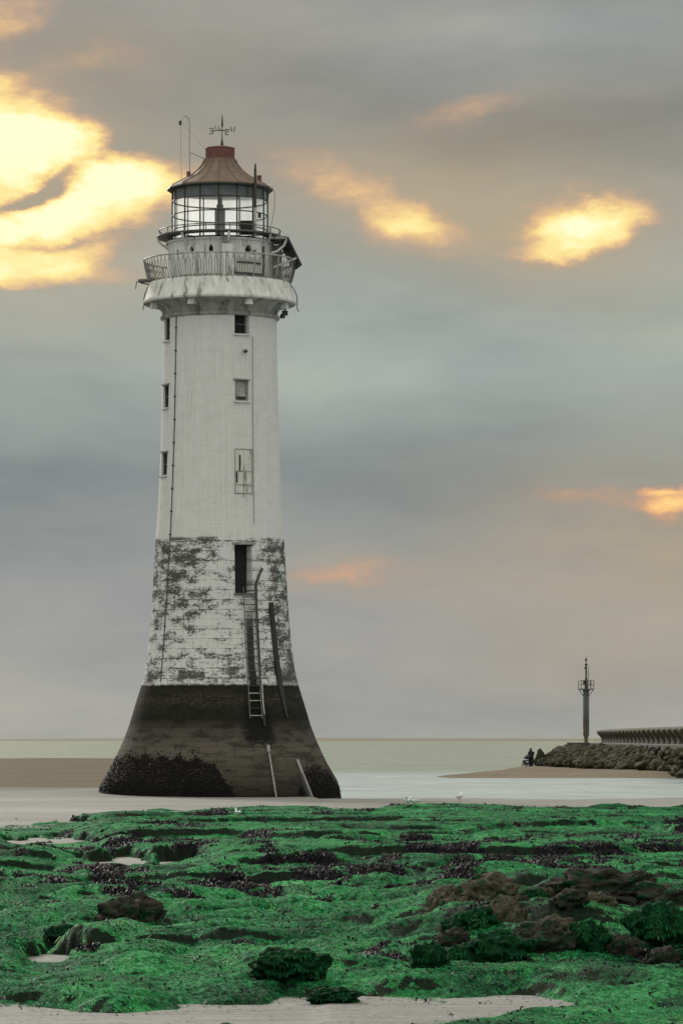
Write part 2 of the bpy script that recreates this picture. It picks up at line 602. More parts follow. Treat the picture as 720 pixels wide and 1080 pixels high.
# peeling band
zone = t.math('MULTIPLY', t.smooth(z_, 4.6, 5.0), t.smooth(t.math('ADD', z_, t.math('MULTIPLY', n_f, 0.25)), 11.28, 11.16))
n_b = t.noise(t.mapping(tv, scale=(0.9, 1.3, 1), loc=(4, 2, 0)), 0.9, 5, 0.6)
thw = t.math('ADD', th, t.math('MULTIPLY_ADD', n_b, 1.6, -0.8))
left = t.math('MULTIPLY', t.smooth(thw, R(6), R(-22)), t.smooth(z_, 6.2, 9.5, 0.45, 1.0))
right = t.smooth(t.math('ADD', th, t.math('MULTIPLY_ADD', n_b, 0.8, -0.4)), R(30), R(56))
low = t.math('MULTIPLY', t.smooth(z_, 6.4, 5.0), 0.5)
wgt = t.math('ADD', t.math('MAXIMUM', t.math('MAXIMUM', left, right), 0.34), low)
pn = t.math('ADD', t.math('MULTIPLY', n_m, 0.95), t.math('MULTIPLY', n_f, 1.05))
pn = t.math('ADD', pn, t.math('MULTIPLY', bcol, 0.20))
pn = t.math('ADD', pn, t.math('MULTIPLY', wgt, 0.19))
peel = t.math('MULTIPLY', t.smooth(pn, 1.185, 1.345), zone)
n_g = t.noise(tv, 16.0, 6, 0.7)
stone = t.ramp(n_g, [(0.38, (0.012, 0.012, 0.011)), (0.56, (0.042, 0.041, 0.039)), (0.72, (0.22, 0.215, 0.21))])
c = t.mix(t.math('MULTIPLY', peel, 0.92), paint, stone)
c = t.mix(t.math('MULTIPLY', t.math('MULTIPLY', bfac, zone), t.smooth(n_f, 0.5, 0.68, 0.0, 0.25)), c, (0.20, 0.20, 0.195))
# cracks, chips and small rust marks on the upper shaft
chip = t.math('MULTIPLY', t.smooth(n_g, 0.66, 0.72), t.smooth(n_b, 0.50, 0.66))
c = t.mix(t.math('MULTIPLY', chip, 0.7), c, (0.12, 0.105, 0.09))
vcr = t.noise(t.mapping(tv, scale=(5.0, 0.35, 1), loc=(9, 3, 0)), 1.4, 7, 0.72)
c = t.mix(t.math('MULTIPLY', t.math('MULTIPLY', t.smooth(vcr, 0.58, 0.70), t.smooth(n_b, 0.40, 0.6)), 0.6), c, (0.20, 0.18, 0.155))
# tide-stained foot
zz = t.math('ADD', z_, t.math('MULTIPLY_ADD', n_f, 0.22, -0.11))
speck = t.smooth(n_f, 0.48, 0.70)
foot = t.ramp(t.math('DIVIDE', zz, 5.0), [(0.0, (0.018, 0.016, 0.013)), (0.16, (0.048, 0.043, 0.036)), (0.40, (0.088, 0.080, 0.069)), (0.56, (0.056, 0.052, 0.045)),
                                          (0.66, (0.014, 0.014, 0.012)), (0.75, (0.018, 0.018, 0.014)), (0.86, (0.022, 0.021, 0.017)), (0.96, (0.014, 0.014, 0.012))])
band = t.math('MULTIPLY', t.smooth(zz, 3.7, 4.0), t.smooth(zz, 4.5, 4.2))
foot = t.mix(t.math('MULTIPLY', t.math('MULTIPLY', band, speck), 0.55), foot, (0.16, 0.155, 0.13))
foot = t.mix(t.math('MULTIPLY', t.smooth(n_f, 0.45, 0.75), 0.40), foot, (0.075, 0.068, 0.057))
foot = t.mix(t.math('MULTIPLY', t.smooth(n_m, 0.46, 0.62), 0.6), foot, (0.010, 0.010, 0.008))
foot = t.mix(t.math('MULTIPLY', bfac, 0.35), foot, (0.018, 0.017, 0.015))
rag = t.math('ADD', zz, t.math('MULTIPLY_ADD', t.noise(t.mapping(tv, scale=(2.5, 0.5, 1)), 1.5, 6, 0.7), 0.22, -0.11))
c = t.mix(t.smooth(rag, 4.83, 4.72), c, foot)
# weed stain behind and below the ladder
dth = t.math('ABSOLUTE', t.math('SUBTRACT', th, R(26.5)))
lad = t.math('MULTIPLY', t.smooth(t.math('ADD', dth, t.math('MULTIPLY', n_f, 0.06)), R(5.6), R(4.0)), t.smooth(t.math('ADD', z_, t.math('MULTIPLY', n_f, 3.2)), 10.2, 8.6))
lad = t.math('MULTIPLY', lad, t.smooth(z_, 3.2, 3.6))
sk = t.math('MULTIPLY', t.smooth(t.math('ADD', dth, t.math('MULTIPLY_ADD', n_f, 0.55, t.math('MULTIPLY', n_m, 0.25))), R(36), R(30)), t.math('MULTIPLY', t.smooth(t.math('ADD', zz, t.math('MULTIPLY', n_f, 2.2)), 3.15, 3.45), t.smooth(zz, 4.1, 3.7)))
c = t.mix(t.math('MAXIMUM', t.math('MULTIPLY', lad, 0.93), t.math('MULTIPLY', sk, 0.97)), c, (0.010, 0.010, 0.009))
t.put(b.inputs['Base Color'], c)
b.inputs['Roughness'].default_value = 0.8
b.inputs['Specular IOR Level'].default_value = 0.05
hgt = t.math('ADD', t.math('MULTIPLY', n_f, 0.6), t.math('MULTIPLY', t.math('MULTIPLY', bfac, t.smooth(z_, 11.4, 11.0)), -0.5))
hgt = t.math('ADD', hgt, t.math('MULTIPLY', peel, -0.35))
t.put(b.inputs['Normal'], t.bump(hgt, 0.55, 0.05))

m_block = simple('blocked_plaster', (0.50, 0.50, 0.49), 0.7, var=0.15, scale=3, stretch=(3, 3, 0.5), dirt=(0.10, 0.095, 0.09))
m_white = simple('weathered_white', (0.53, 0.54, 0.54), 0.65, var=0.2, scale=2.8, stretch=(1.6, 1.6, 0.35), dirt=(0.22, 0.21, 0.19), spec=0.15)
m_soffit = simple('shade_dark_soffit', (0.27, 0.265, 0.255), 0.75, var=0.4, scale=1.6, stretch=(1.5, 1.5, 0.5), dirt=(0.08, 0.075, 0.07))  # underside shade put into the base grey; only the blotches are dirt
m_dark = simple('dark_metal', (0.030, 0.029, 0.028), 0.5, 0.2)
m_black = simple('dark_void', (0.010, 0.010, 0.010), 0.8)
m_rail = simple('railing_grey', (0.30, 0.30, 0.29), 0.6, 0.0, var=0.3, scale=3, dirt=(0.13, 0.105, 0.085))
m_raild = simple('railing_iron', (0.12, 0.12, 0.115), 0.6, var=0.4, scale=3, dirt=(0.30, 0.30, 0.29))
m_cap = simple('red_cap', (0.105, 0.040, 0.030), 0.65, var=0.3, scale=4, stretch=(1, 1, 3))
m_roof = simple('rusty_roof', (0.125, 0.088, 0.068), 0.65, var=0.35, scale=2.6, stretch=(1.6, 1.6, 0.6), dirt=(0.13, 0.085, 0.06))
m_grey = simple('grey_paint', (0.22, 0.22, 0.215), 0.6)
m_dgrey = simple('dark_grey', (0.085, 0.085, 0.083), 0.55, var=0.35)
m_board = simple('window_board', (0.30, 0.30, 0.29), 0.7, dirt=(0.16, 0.155, 0.15))
m_streak = simple('black_strip', (0.012, 0.012, 0.011), 0.6, scale=10)
m_panel = simple('solar_cells', (0.05, 0.052, 0.052), 0.6, spec=0.15)
m_mussel = simple('mussel_shell', (0.010, 0.0095, 0.009), 0.6, var=0.8, scale=30, spec=0.08)
m_galv = simple('galvanised_steel', (0.36, 0.37, 0.37), 0.5, 0.3)

m_glass, t, b = new_mat('lantern_glass')
tr = t.node('ShaderNodeBsdfTransparent')
tr.inputs['Color'].default_value = (0.93, 0.95, 0.95, 1)
tl = t.node('ShaderNodeBsdfTranslucent')
gn = t.noise(t.mapping(obj_coord(t), scale=(1, 1, 0.5)), 3.0, 5, 0.6)
t.put(tl.inputs['Color'], t.ramp(gn, [(0.3, (0.72, 0.74, 0.74)), (0.7, (0.9, 0.9, 0.9))]))
gl = t.node('ShaderNodeBsdfGlossy')
gl.inputs['Roughness'].default_value = 0.05
m1 = t.node('ShaderNodeMixShader')
t.put(m1.inputs[0], t.smooth(gn, 0.3, 0.7, 0.06, 0.14))
t.l.new(tr.outputs[0], m1.inputs[1])
t.l.new(tl.outputs[0], m1.inputs[2])
m2 = t.node('ShaderNodeMixShader')
m2.inputs[0].default_value = 0.06
t.l.new(m1.outputs[0], m2.inputs[1])
t.l.new(gl.outputs[0], m2.inputs[2])
t.l.new(m2.outputs[0], t.n['Material Output'].inputs['Surface'])
m_bright_pane, t, b = new_mat('bright_back_glass')  # translucent back panes, added to make the lantern look bright
tr = t.node('ShaderNodeBsdfTransparent')
tl = t.node('ShaderNodeBsdfTranslucent')
gn = t.noise(t.mapping(obj_coord(t), scale=(1, 1, 0.5)), 2.0, 5, 0.6)
t.put(tl.inputs['Color'], t.ramp(gn, [(0.3, (0.93, 0.95, 0.96)), (0.7, (0.98, 0.98, 0.98))]))
m1 = t.node('ShaderNodeMixShader')
t.put(m1.inputs[0], t.smooth(gn, 0.3, 0.7, 0.86, 1.0))
t.l.new(tr.outputs[0], m1.inputs[1])
t.l.new(tl.outputs[0], m1.inputs[2])
t.l.new(m1.outputs[0], t.n['Material Output'].inputs['Surface'])
m_dglass = simple('upper_blind', (0.075, 0.085, 0.088), 0.25, var=0.4, scale=1.5, bump=0)

# ------------------------------------------------------------------ ground
LX, LY = (232 - 360) * SC, 165.0      # axis of the lighthouse


def beach_h(X, Y):
    u = X / np.maximum(Y, 1) * F + 360
    z = 0.02 * fbm(X / 6, Y / 9, 3, 3)
    wob = 18 * fbm(X / 40, Y / 60, 3, 8)
    # left sand flat running out to the far channel
    leftz = -0.02 - 0.10 * sstep(170, 300, Y) - 0.5 * sstep(485, 545, Y + wob * 1.5)
    # right hand pool, then the sand bar under the sea wall
    pool = -0.40 * sstep(156, 166, Y + wob * 0.25 + 2.5 * fbm(X / 5, Y / 6, 3, 44))
    bar = sstep(248, 272, Y + wob * 0.5) * (1 - sstep(352, 376, Y + wob * 0.3)) * sstep(0, 60, u + wob * 1.2 - 420 - np.clip(Y - 250, 0, 110) * 0.9)
    hi = -0.10 + 0.22 * sstep(560, 720, u) * (1 - sstep(280, 340, Y))
    rightz = pool * (1 - bar) + hi * bar
    rightz = np.where(Y > 356, rightz - 0.3 * sstep(352, 380, Y), rightz)
    k = sstep(330, 352, u + wob * 0.3)
    z = z + leftz * (1 - k) + rightz * k
    z = z + 0.22 * np.exp(-(((X - LX + 5.5) / 4) ** 2 + ((Y - 170) / 8) ** 2))
    z = z + 0.0 * Y
    return z


def grid(us, ys, xfun, hfun):
    Ys, As = np.meshgrid(ys, us, indexing='ij')
    X = xfun(As, Ys)
    Z = hfun(X, Ys)
    v = np.stack([X, Ys, Z], -1).reshape(-1, 3)
    nr, nc = Ys.shape
    idx = np.arange(nr * nc).reshape(nr, nc)
    f = np.stack([idx[:-1, :-1], idx[:-1, 1:], idx[1:, 1:], idx[1:, :-1]], -1).reshape(-1, 4)
    return v, f, X, Ys, Z


a_mid = np.linspace(R(-9), R(9), 361)
a_out = np.linspace(R(9), R(40), 24)[1:]
us = np.concatenate([-a_out[::-1], a_mid, a_out])
ys = np.concatenate([np.linspace(-80, 26, 20), np.geomspace(28, 700, 520), np.geomspace(720, 40000, 40)])
v, f, *_ = grid(us, ys, lambda a, Y: (Y + 90) * np.tan(a), beach_h)
tag(np_mesh('beach_ground', v, f, m_sand), kind='structure')

MBw = MB()
MBw.add([(-40000, 120, -0.25), (40000, 120, -0.25), (40000, 60000, -0.25), (-40000, 60000, -0.25)], [(0, 1, 2, 3)])
tag(MBw.build('sea_water', m_water), kind='structure')

# far sandbank on the horizon
xs = np.linspace(-1500, 1500, 160)
tt = np.linspace(0, 1, 7)
XX, TT = np.meshgrid(xs, tt)
ZZ = np.sin(TT * PI) * (2.2 + 1.0 * fbm(XX / 300, XX * 0 + 3.3, 3, 2)) - 0.4
VV = np.stack([XX, 3000 + TT * 200, ZZ], -1).reshape(-1, 3)
idx = np.arange(XX.size).reshape(XX.shape)
FF = np.stack([idx[:-1, :-1], idx[:-1, 1:], idx[1:, 1:], idx[1:, :-1]], -1).reshape(-1, 4)
m_bank = simple('far_sand', (0.13, 0.115, 0.09), 0.9, var=0.25, scale=0.01, bump=0, stretch=(1, 4, 1))
tag(np_mesh('far_sandbank_terrain', VV, FF, m_bank), kind='structure')


# ---- the weed covered shelf in front
def shelf_fields(X, Y):
    u = X / Y * F + 360
    py = HZ + CH * F / Y
    n_e = fbm(X / 2.2, Y / 3.0, 4, 21)
    # near edge (row of the photograph's sand strip), far edge
    near = np.interp(u, [-200, 0, 280, 300, 420, 560, 640, 800], [1056, 1056, 1056, 1047, 1055, 1054, 1064, 1074])
    m = sstep(-7, 7, near - py + 9 * n_e)
    lowline = np.interp(u, [-200, 200, 240, 280, 380, 640, 700, 900], [1120, 1110, 1082, 1100, 1082, 1062, 1050, 1050])
    m = np.maximum(m, sstep(-5, 6, py - lowline + 7 * n_e))
    farr = np.interp(u, [-200, 0, 110, 200, 260, 400, 450, 560, 720, 900], [868, 867, 861, 857, 853, 855, 850, 856, 851, 850])
    farY = CH * F / (farr - HZ)
    m = m * sstep(-5, 7, farY - Y + 11 * fbm(X / 5, Y / 9, 3, 31))
    # long ledges
    A = fbm(X / 5.5 + 0.25 * Y / 6, Y / 5.5, 4, 1, 0.42)
    Bv = fbm(X / 9, Y / 3.6, 3, 13, 0.4)
    e = 0.5 + 0.55 * A + 0.3 * Bv
    k = 2.1
    q = e * k
    fr = q - np.floor(q)
    terr = (np.floor(q) + sstep(0.0, 0.22, fr)) / k
    amp = np.interp(Y, [34, 40, 50, 75, 105, 125], [0.03, 0.16, 0.34, 0.42, 0.40, 0.22])
    h = 0.0 + amp * np.clip(0.18 * e + 0.82 * terr, 0, 1.1)
    bumps = np.abs(fbm(X / 1.3, Y / 1.0, 3, 17, 0.4))
    bil = np.abs(fbm(X / 1.8 + 3.1, Y / 2.0, 3, 41, 0.36))
    h = h + 0.23 * bil * np.interp(Y, [34, 38, 44, 58, 75, 110], [0.10, 0.55, 1.0, 0.9, 0.28, 0.10]) + 0.075 * bumps * sstep(95, 45, Y) + 0.022 * fbm(X / 0.35, Y / 0.5, 3, 19) + 0.012 * fbm(X / 0.09, Y / 0.13, 2, 25)
    # the rocky outcrop at the right
    oc_ = np.exp(-np.abs((u - 590) / 150) ** 4 - ((py - 985) / 30) ** 2)
    h = h + 0.20 * oc_ * (0.7 + 0.8 * bil)
    # sandy hollows
    pit = np.zeros_like(X)
    for (pu, pp, wu, wp) in ((50, 888, 54, 4.6), (140, 910, 72, 5.4), (50, 1010, 26, 6), (30, 865, 60, 5)):
        d = ((u - pu) / wu) ** 2 + ((py - pp) / wp) ** 2
        pit = np.maximum(pit, 1 - sstep(0.5, 1.4, d + 0.45 * n_e + 1.15 * fbm(X / 0.8, Y / 2.2, 4, 91)))
        ahead = np.exp(-((u - pu) / (wu * 1.15)) ** 4 - ((py - pp - wp * 1.9) / (wp * 2.3)) ** 4)
        h = h * (1 - 0.86 * ahead)
    m = m * (1 - pit)
    z = -0.14 + (h + 0.14) * m
    return z, m, fr


def shelf_h(X, Y):
    return shelf_fields(X, Y)[0]


us = np.concatenate([np.linspace(-0.30, -0.112, 150)[:-1], np.linspace(-0.112, 0.112, 745), np.linspace(0.112, 0.30, 150)[1:]])
ys = np.geomspace(28, 150, 1150)
v, f, X, Y, Z = grid(us, ys, lambda a, Yy: Yy * a, shelf_h)
z_, m_, fr_ = shelf_fields(X, Y)
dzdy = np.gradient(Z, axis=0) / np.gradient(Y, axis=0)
dzdx = np.gradient(Z, axis=1) / np.gradient(X, axis=1)
# weed grows on the treads; risers take dark rock with ledge shade painted in
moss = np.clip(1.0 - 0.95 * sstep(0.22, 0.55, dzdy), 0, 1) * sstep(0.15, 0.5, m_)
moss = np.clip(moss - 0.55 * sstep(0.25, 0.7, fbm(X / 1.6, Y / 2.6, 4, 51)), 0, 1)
wn = fbm(X / 1.1, Y / 2.6, 4, 61) + 0.55 * fbm(X / 7, Y / 16, 2, 71)
uu = X / Y * F + 360
pp = HZ + CH * F / Y
wbias = 0.35 * np.exp(-((pp - 925) / 32) ** 2) * sstep(180, 420, uu) + 0.18 * np.exp(-((pp - 950) / 28) ** 2) * (uu < 300)
wn = wn + 0.35 * fbm(X / 0.3, Y / 0.6, 3, 81)
outc = np.exp(-np.abs((uu - 590) / 140) ** 4 - ((pp - 988) / 24) ** 2)
moss = np.clip(moss - outc * sstep(-0.15, 0.25, fbm(X / 0.8, Y / 1.2, 4, 57)), 0, 1)
hollow_shade = 0.22 * sstep(0.30, 0.0, fr_) * (Y > 50)  # shade at the ledge feet, put in as extra dark weed
weed = sstep(0.42, 0.75, wn + wbias + hollow_shade) * m_
weed = weed * (1 - 0.8 * sstep(1030, 1050, pp))
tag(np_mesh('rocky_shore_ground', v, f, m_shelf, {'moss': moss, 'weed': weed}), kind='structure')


# scattered fronds: points picked over the picture's own area, so near and far look alike
def pick(n, wfield, seed):
    g = np.random.default_rng(seed)
    w = (wfield / 1.0).ravel()
    # cell area in view ~ dY*Y / Y^3
    w = w / w.sum()
    return g.choice(w.size, n, p=w), g


Xf, Yf, Zf = X.ravel(), Y.ravel(), Z.ravel()
gxf, gyf = dzdx.ravel(), dzdy.ravel()
visw = np.clip(CH / Y + dzdy, 0.002, 0.3)         # tilt of each patch toward the eye
rowarea = np.gradient(Y, axis=0) * Y / Y ** 2 * np.gradient(us)[None, :] / np.gradient(us).min() * np.where(np.abs(us) > 0.115, 0.3, 1.0)[None, :]


def fronds(name, n, wf, seed, length, width, lift, mat, drift, scale_far, spread=0.6):
    if wf is None:
        g = np.random.default_rng(seed)
        px, py_, pz, g_x, g_y = np.array(rock_pts).T
        n = len(px)
    else:
        ids, g = pick(n, wf * rowarea * visw ** 0.7, seed)
        px, py_ = Xf[ids] + g.normal(0, 0.02, n), Yf[ids] + g.normal(0, 0.05, n)
        pz, g_x, g_y = Zf[ids], gxf[ids], gyf[ids]
        pz = np.maximum(pz, beach_h(px, py_) + 0.003)
    sc = (py_ / 40) ** scale_far
    L = length * sc * g.uniform(0.5, 1.5, n)
    W = width * sc * g.uniform(0.6, 1.4, n)
    ang = np.arctan2(-g_y - 0.25, -g_x + drift) + g.normal(0, spread, n)
    dx, dy = np.cos(ang), np.sin(ang)
    nx, ny = -dy, dx
    lz = lift * sc * g.uniform(0.3, 1.2, n)
    s1 = g_x * dx + g_y * dy
    s1 = np.clip(s1, -1.6, 0.5)
    base = np.stack([px, py_, pz - 0.004], -1)
    d3 = np.stack([dx, dy, s1], -1)
    s3 = np.stack([nx, ny, np.zeros(n)], -1)
    upv = np.zeros((n, 3))
    upv[:, 2] = lz
    mid = base + d3 * (L * 0.5)[:, None] + upv
    tip = base + d3 * L[:, None] + upv * 0.25
    w3 = s3 * W[:, None] * 0.5
    vs = np.stack([base - w3 * 0.8, base + w3 * 0.8, mid + w3, mid - w3, tip + w3 * 0.25, tip - w3 * 0.25], 1).reshape(-1, 3)
    o = np.arange(n) * 6
    fs = np.concatenate([np.stack([o, o + 1, o + 2, o + 3], -1), np.stack([o + 3, o + 2, o + 4, o + 5], -1)])
    patch = 0.5 + 0.45 * fbm(px / 0.9, py_ / 1.6, 3, seed)
    patch = 0.40 + 0.85 * fbm(px / 2.0, py_ / 3.0, 4, seed) + 0.55 * fbm(px / 0.45, py_ / 1.0, 3, seed + 5)
    tone = np.clip(0.66 * patch + 0.34 * g.random(n) ** 1.6 + 0.02, 0, 1)
    tone = np.clip(tone - 0.16 * sstep(70, 100, py_), 0, 1)  # farther fronds darker, painting in the shaded ledge fronts
    return np_mesh(name, vs, fs, mat, {'tone': np.repeat(tone, 6)}, smooth=True)


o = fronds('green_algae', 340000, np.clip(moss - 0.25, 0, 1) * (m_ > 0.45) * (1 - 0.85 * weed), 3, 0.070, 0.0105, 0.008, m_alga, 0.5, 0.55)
tag(o, 'bright green filmy algae draped over the rock shelf', 'algae', kind='stuff')
o = fronds('dark_seaweed', 60000, np.clip(weed - 0.2, 0, 1) + 0.012 * m_, 4, 0.050, 0.022, 0.030, m_wrack, 0.1, 0.45, 3.0)
tag(o, 'dark purplish bladder wrack lying in patches on the green algae', 'seaweed', kind='stuff')


o = fronds('seaweed_scraps', 900, np.exp(-((m_ - 0.12) / 0.10) ** 2) * (Y < 60) + 0.004 * (Y < 60), 6, 0.06, 0.012, 0.006, m_wrack, 0.1, 0.3, 3.0)
tag(o, 'dark scraps of weed strewn on the pale wet sand', 'seaweed', kind='stuff')


# ------------------------------------------------------------------ boulders
def rock_mesh(name, seed, mat, sub=4, rough=0.35, angular=0.0, lobes=0.0):
    bm = bmesh.new()
    bmesh.ops.create_icosphere(bm, subdivisions=sub, radius=1.0)
    off = Vector((seed * 3.17, seed * 1.91, seed * 7.3))
    for vv in bm.verts:
        p = vv.co.normalized()
        d = 1 + rough * mnoise.fractal(p * 1.1 + off, 1.0, 2.0, 4) + 0.35 * rough * mnoise.noise(p * 3.1 + off)
        d += lobes * (abs(mnoise.noise(p * 2.3 + off * 1.3)) - 0.25) + 0.12 * lobes * abs(mnoise.noise(p * 5.5 + off))
        d += 0.05 * mnoise.noise(p * 9 + off)
        if angular:
            cx = mnoise.cell(p * 1.6 + off)
            d += angular * (cx - 0.5)
        q = p * d
        vv.co = (q.x, q.y, q.z)
    me = bpy.data.meshes.new(name)
    bm.to_mesh(me)
    bm.free()
    me.polygons.foreach_set('use_smooth', [True] * len(me.polygons))
    me.materials.append(mat)
    return me


rock_pts = []
near_rocks = [
    # px, row of its foot, width, height (in the photograph), material, label
    (134, 982, 56, 36, m_bdark, 'dark brown boulder standing alone on the green weed below the tower'),
    (66, 992, 32, 15, m_bmoss, 'small mossy hump just in front of the lone dark brown boulder'),
    (304, 1032, 70, 30, m_bmoss, 'rounded dark mossy mound near the pale sand strip'),
    (350, 1044, 46, 14, m_bmoss, 'low dark weedy stone at the edge of the sand beside the mossy mound'),
    (463, 983, 28, 30, m_bould, 'small brown knob at the end of the brown rock group'),
    (480, 986, 30, 26, m_bould, 'brown stone wedged between the end knob and the big tan rock'),
    (514, 984, 56, 36, m_bould, 'largest tan brown rock, topmost of the rock group'),
    (546, 972, 46, 20, m_bdark, 'dark low ridge stone behind the tan brown rock'),
    (533, 1000, 42, 40, m_bould, 'brown rounded boulder leaning against the front of the tan rock'),
    (504, 1004, 44, 30, m_bmoss, 'green mossy boulder in front of the brown rounded boulder'),
    (563, 985, 30, 24, m_bmoss, 'small green knob between the rock group and the long dark ridge'),
    (452, 1028, 34, 32, m_bmoss, 'mossy cone shaped stone at the lower outer corner of the rock group'),
    (479, 1024, 30, 24, m_bmoss, 'mossy stone beside the cone shaped stone'),
    (520, 1020, 68, 34, m_bmoss, 'wide low mossy rock along the foot of the rock group'),
    (572, 1014, 64, 34, m_bdark, 'rough brown rock between two mossy rocks in the lower row'),
    (620, 1014, 44, 38, m_bmoss, 'pointed mossy boulder below the long dark ridge'),
    (620, 984, 84, 30, m_bdark, 'long dark brown ridge rock with weed on its crest'),
    (684, 982, 90, 36, m_bdark, 'dark brown ridge rock with mossy top cut off by the picture edge'),
    (698, 1010, 62, 46, m_bmoss, 'big green draped mound below the ridge rock at the picture edge'),
    (652, 1012, 44, 22, m_bdark, 'low brown stone between the pointed boulder and the green mound'),
]
for i, (px, fy, w, hgt, mt, lab) in enumerate(near_rocks):
    Yp = 2.38 * F / (fy - HZ)
    K = Yp / F
    ww, hh_ = w * K, hgt * K
    Yc = Yp + ww * 0.35
    Xc = (px - 360) / F * Yc
    me = rock_mesh('boulder', 11 + i * 2.7, mt, 4 if w < 40 else 5, 0.30, 0.0, 0.50)
    o = link('boulder', me)
    gz_ = float(shelf_h(np.array([Xc]), np.array([Yc]))[0])
    zb = CH - (fy - HZ) * K                  # its foot as seen
    o.scale = (ww * 0.58, ww * 0.5, hh_ * 0.66)
    o.location = (Xc, Yc, (min(zb, max(gz_, 0.0)) if i == 3 else max(zb, gz_ - 0.10)) + hh_ * 0.36)
    o.rotation_euler = (0, 0, random.uniform(-0.5, 0.5))
    tag(o, lab, 'rock')
    Mo = Matrix.Translation(o.location) @ o.rotation_euler.to_matrix().to_4x4() @ Matrix.Diagonal((*o.scale, 1))
    Nm = Mo.to_3x3().inverted().transposed()
    rg = random.Random(i)
    dens = {m_bmoss: 0.55, m_bould: 0.20, m_bdark: 0.14}[mt]
    vsl = me.vertices
    for _ in range(int(7000 * dens * (w * hgt) / 2000)):
        vv = vsl[rg.randrange(len(vsl))]
        nn_ = (Nm @ vv.normal).normalized()
        if nn_.z < 0.15 or (mnoise.noise(vv.co * 2 + Vector((i, 0, 0))) < (-0.12 if mt is m_bmoss else 0.05)):
            continue
        pw = Mo @ vv.co
        rock_pts.append((pw.x, pw.y, pw.z, -nn_.x / max(nn_.z, .35), -nn_.y / max(nn_.z, .35)))

GRB = 'small boulders packed in the right hand outcrop'
rb_ = random.Random(3)
for k in range(22):
    px = rb_.uniform(462, 735)
    fy = rb_.uniform(974, 1016)
    w = rb_.uniform(20, 40)
    Yp = 2.34 * F / (fy - HZ)
    K = Yp / F
    Yc = Yp + w * K * 0.3
    Xc = (px - 360) / F * Yc
    gz_ = float(shelf_h(np.array([Xc]), np.array([Yc]))[0])
    o = link('boulder', rock_mesh('boulder', 71 + k * 3.1, (m_bdark, m_bmoss, m_bould, m_bdark)[k % 4], 4, 0.3, 0.0, 0.55))
    o.scale = (w * K * 0.55, w * K * 0.5, w * K * rb_.uniform(0.30, 0.48))
    o.location = (Xc, Yc, gz_ + w * K * 0.10)
    o.rotation_euler = (rb_.uniform(-.3, .3), rb_.uniform(-.3, .3), rb_.uniform(0, 6.2))
    tag(o, 'small weed stained boulder packed among bigger rocks of the right outcrop', 'rock', GRB)
o = fronds('green_algae', 0, None, 9, 0.020, 0.008, 0.004, m_alga_dark, 0.3, 0.0)
tag(o, 'darker green algae hanging over the boulders in front', 'algae', kind='stuff')

# ------------------------------------------------------------------ lighthouse
lh = empty('lighthouse', (LX, LY, 0), 'tall white weathered lighthouse with dark stained foot and red capped lantern', 'lighthouse')


def pol(r, th, z):
    return (r * math.sin(th), -r * math.cos(th), z)


def lathe_open(prof, nseg, opens, depth, dz=0.25):
    zs0 = [p[1] for p in prof]
    rs0 = [p[0] for p in prof]
    zs = set(round(z, 4) for z in zs0)
    zz = zs0[0]
    while zz < zs0[-1]:
        zs.add(round(zz, 4))
        zz += dz
    ths = set(round(-PI + 2 * PI * k / nseg, 5) for k in range(nseg))
    for a, b_, c_, d_ in opens:
        ths = {x for x in ths if min(abs(x - a), abs(x - b_)) > 0.006}
        zs = {x for x in zs if min(abs(x - c_), abs(x - d_)) > 0.02}
    for a, b_, c_, d_ in opens:
        ths |= {round(a, 5), round(b_, 5)}
        zs |= {round(c_, 4), round(d_, 4)}
    ths, zs = sorted(ths), sorted(zs)
    nt, nz = len(ths), len(zs)
    rr = np.interp(zs, zs0, rs0)
    mb = MB()
    vs = [pol(rr[j], a, zs[j]) for j in range(nz) for a in ths]
    vi = [pol(rr[j] - depth, a, zs[j]) for j in range(nz) for a in ths]

    def is_open(i, j):
        if j < 0 or j >= nz - 1:
            return False
        a0, a1 = ths[i % nt], ths[(i + 1) % nt]
        am = (a0 + a1) / 2 if a1 > a0 else a0 + 1e-3
        zm = (zs[j] + zs[j + 1]) / 2
        return any(a < am < b_ and c_ < zm < d_ for a, b_, c_, d_ in opens)
    N = nt * nz
    fs = []
    for j in range(nz - 1):
        for i in range(nt):
            i2 = (i + 1) % nt
            p, q, r_, s_ = j * nt + i, j * nt + i2, (j + 1) * nt + i2, (j + 1) * nt + i
            if not is_open(i, j):
                fs.append((p, q, r_, s_))
            else:
                fs.append((p + N, q + N, r_ + N, s_ + N))
                if not is_open(i - 1, j):
                    fs.append((p, p + N, s_ + N, s_))
                if not is_open(i + 1, j):
                    fs.append((q, r_, r_ + N, q + N))
                if not is_open(i, j - 1):
                    fs.append((p, q, q + N, p + N))
                if not is_open(i, j + 1):
                    fs.append((s_, s_ + N, r_ + N, r_))
    mb.add(vs + vi, fs)
    return mb


prof_px = [(850, 130), (838, 127.2), (830, 126), (822, 123), (806, 113.5), (795, 108), (783, 102.5), (765, 95.5), (744.5, 89.5), (723, 82.8), (705.6, 78.6),
           (686, 76.0), (666.7, 74), (646, 72.4), (627.8, 71.2), (589, 68.8), (569.4, 67.7), (540, 65.4), (510, 63.9), (478, 62.6), (425, 61.4), (372.8, 60.2), (338, 59.8), (330, 59.8)]
# wider base as in the photograph
prof = [(r * SC, ZY(y)) for y, r in prof_px]
_pz = [p[1] for p in prof]
_pr = [p[0] for p in prof]


def tr_r(z):
    return float(np.interp(z, _pz, _pr))


def rect(px0, px1, py0, py1, ax=232.0):
    z0, z1 = ZY(py1), ZY(py0)
    rm = tr_r((z0 + z1) / 2) / SC
    return (math.asin((px0 - ax) / rm), math.asin((px1 - ax) / rm), z0, z1)


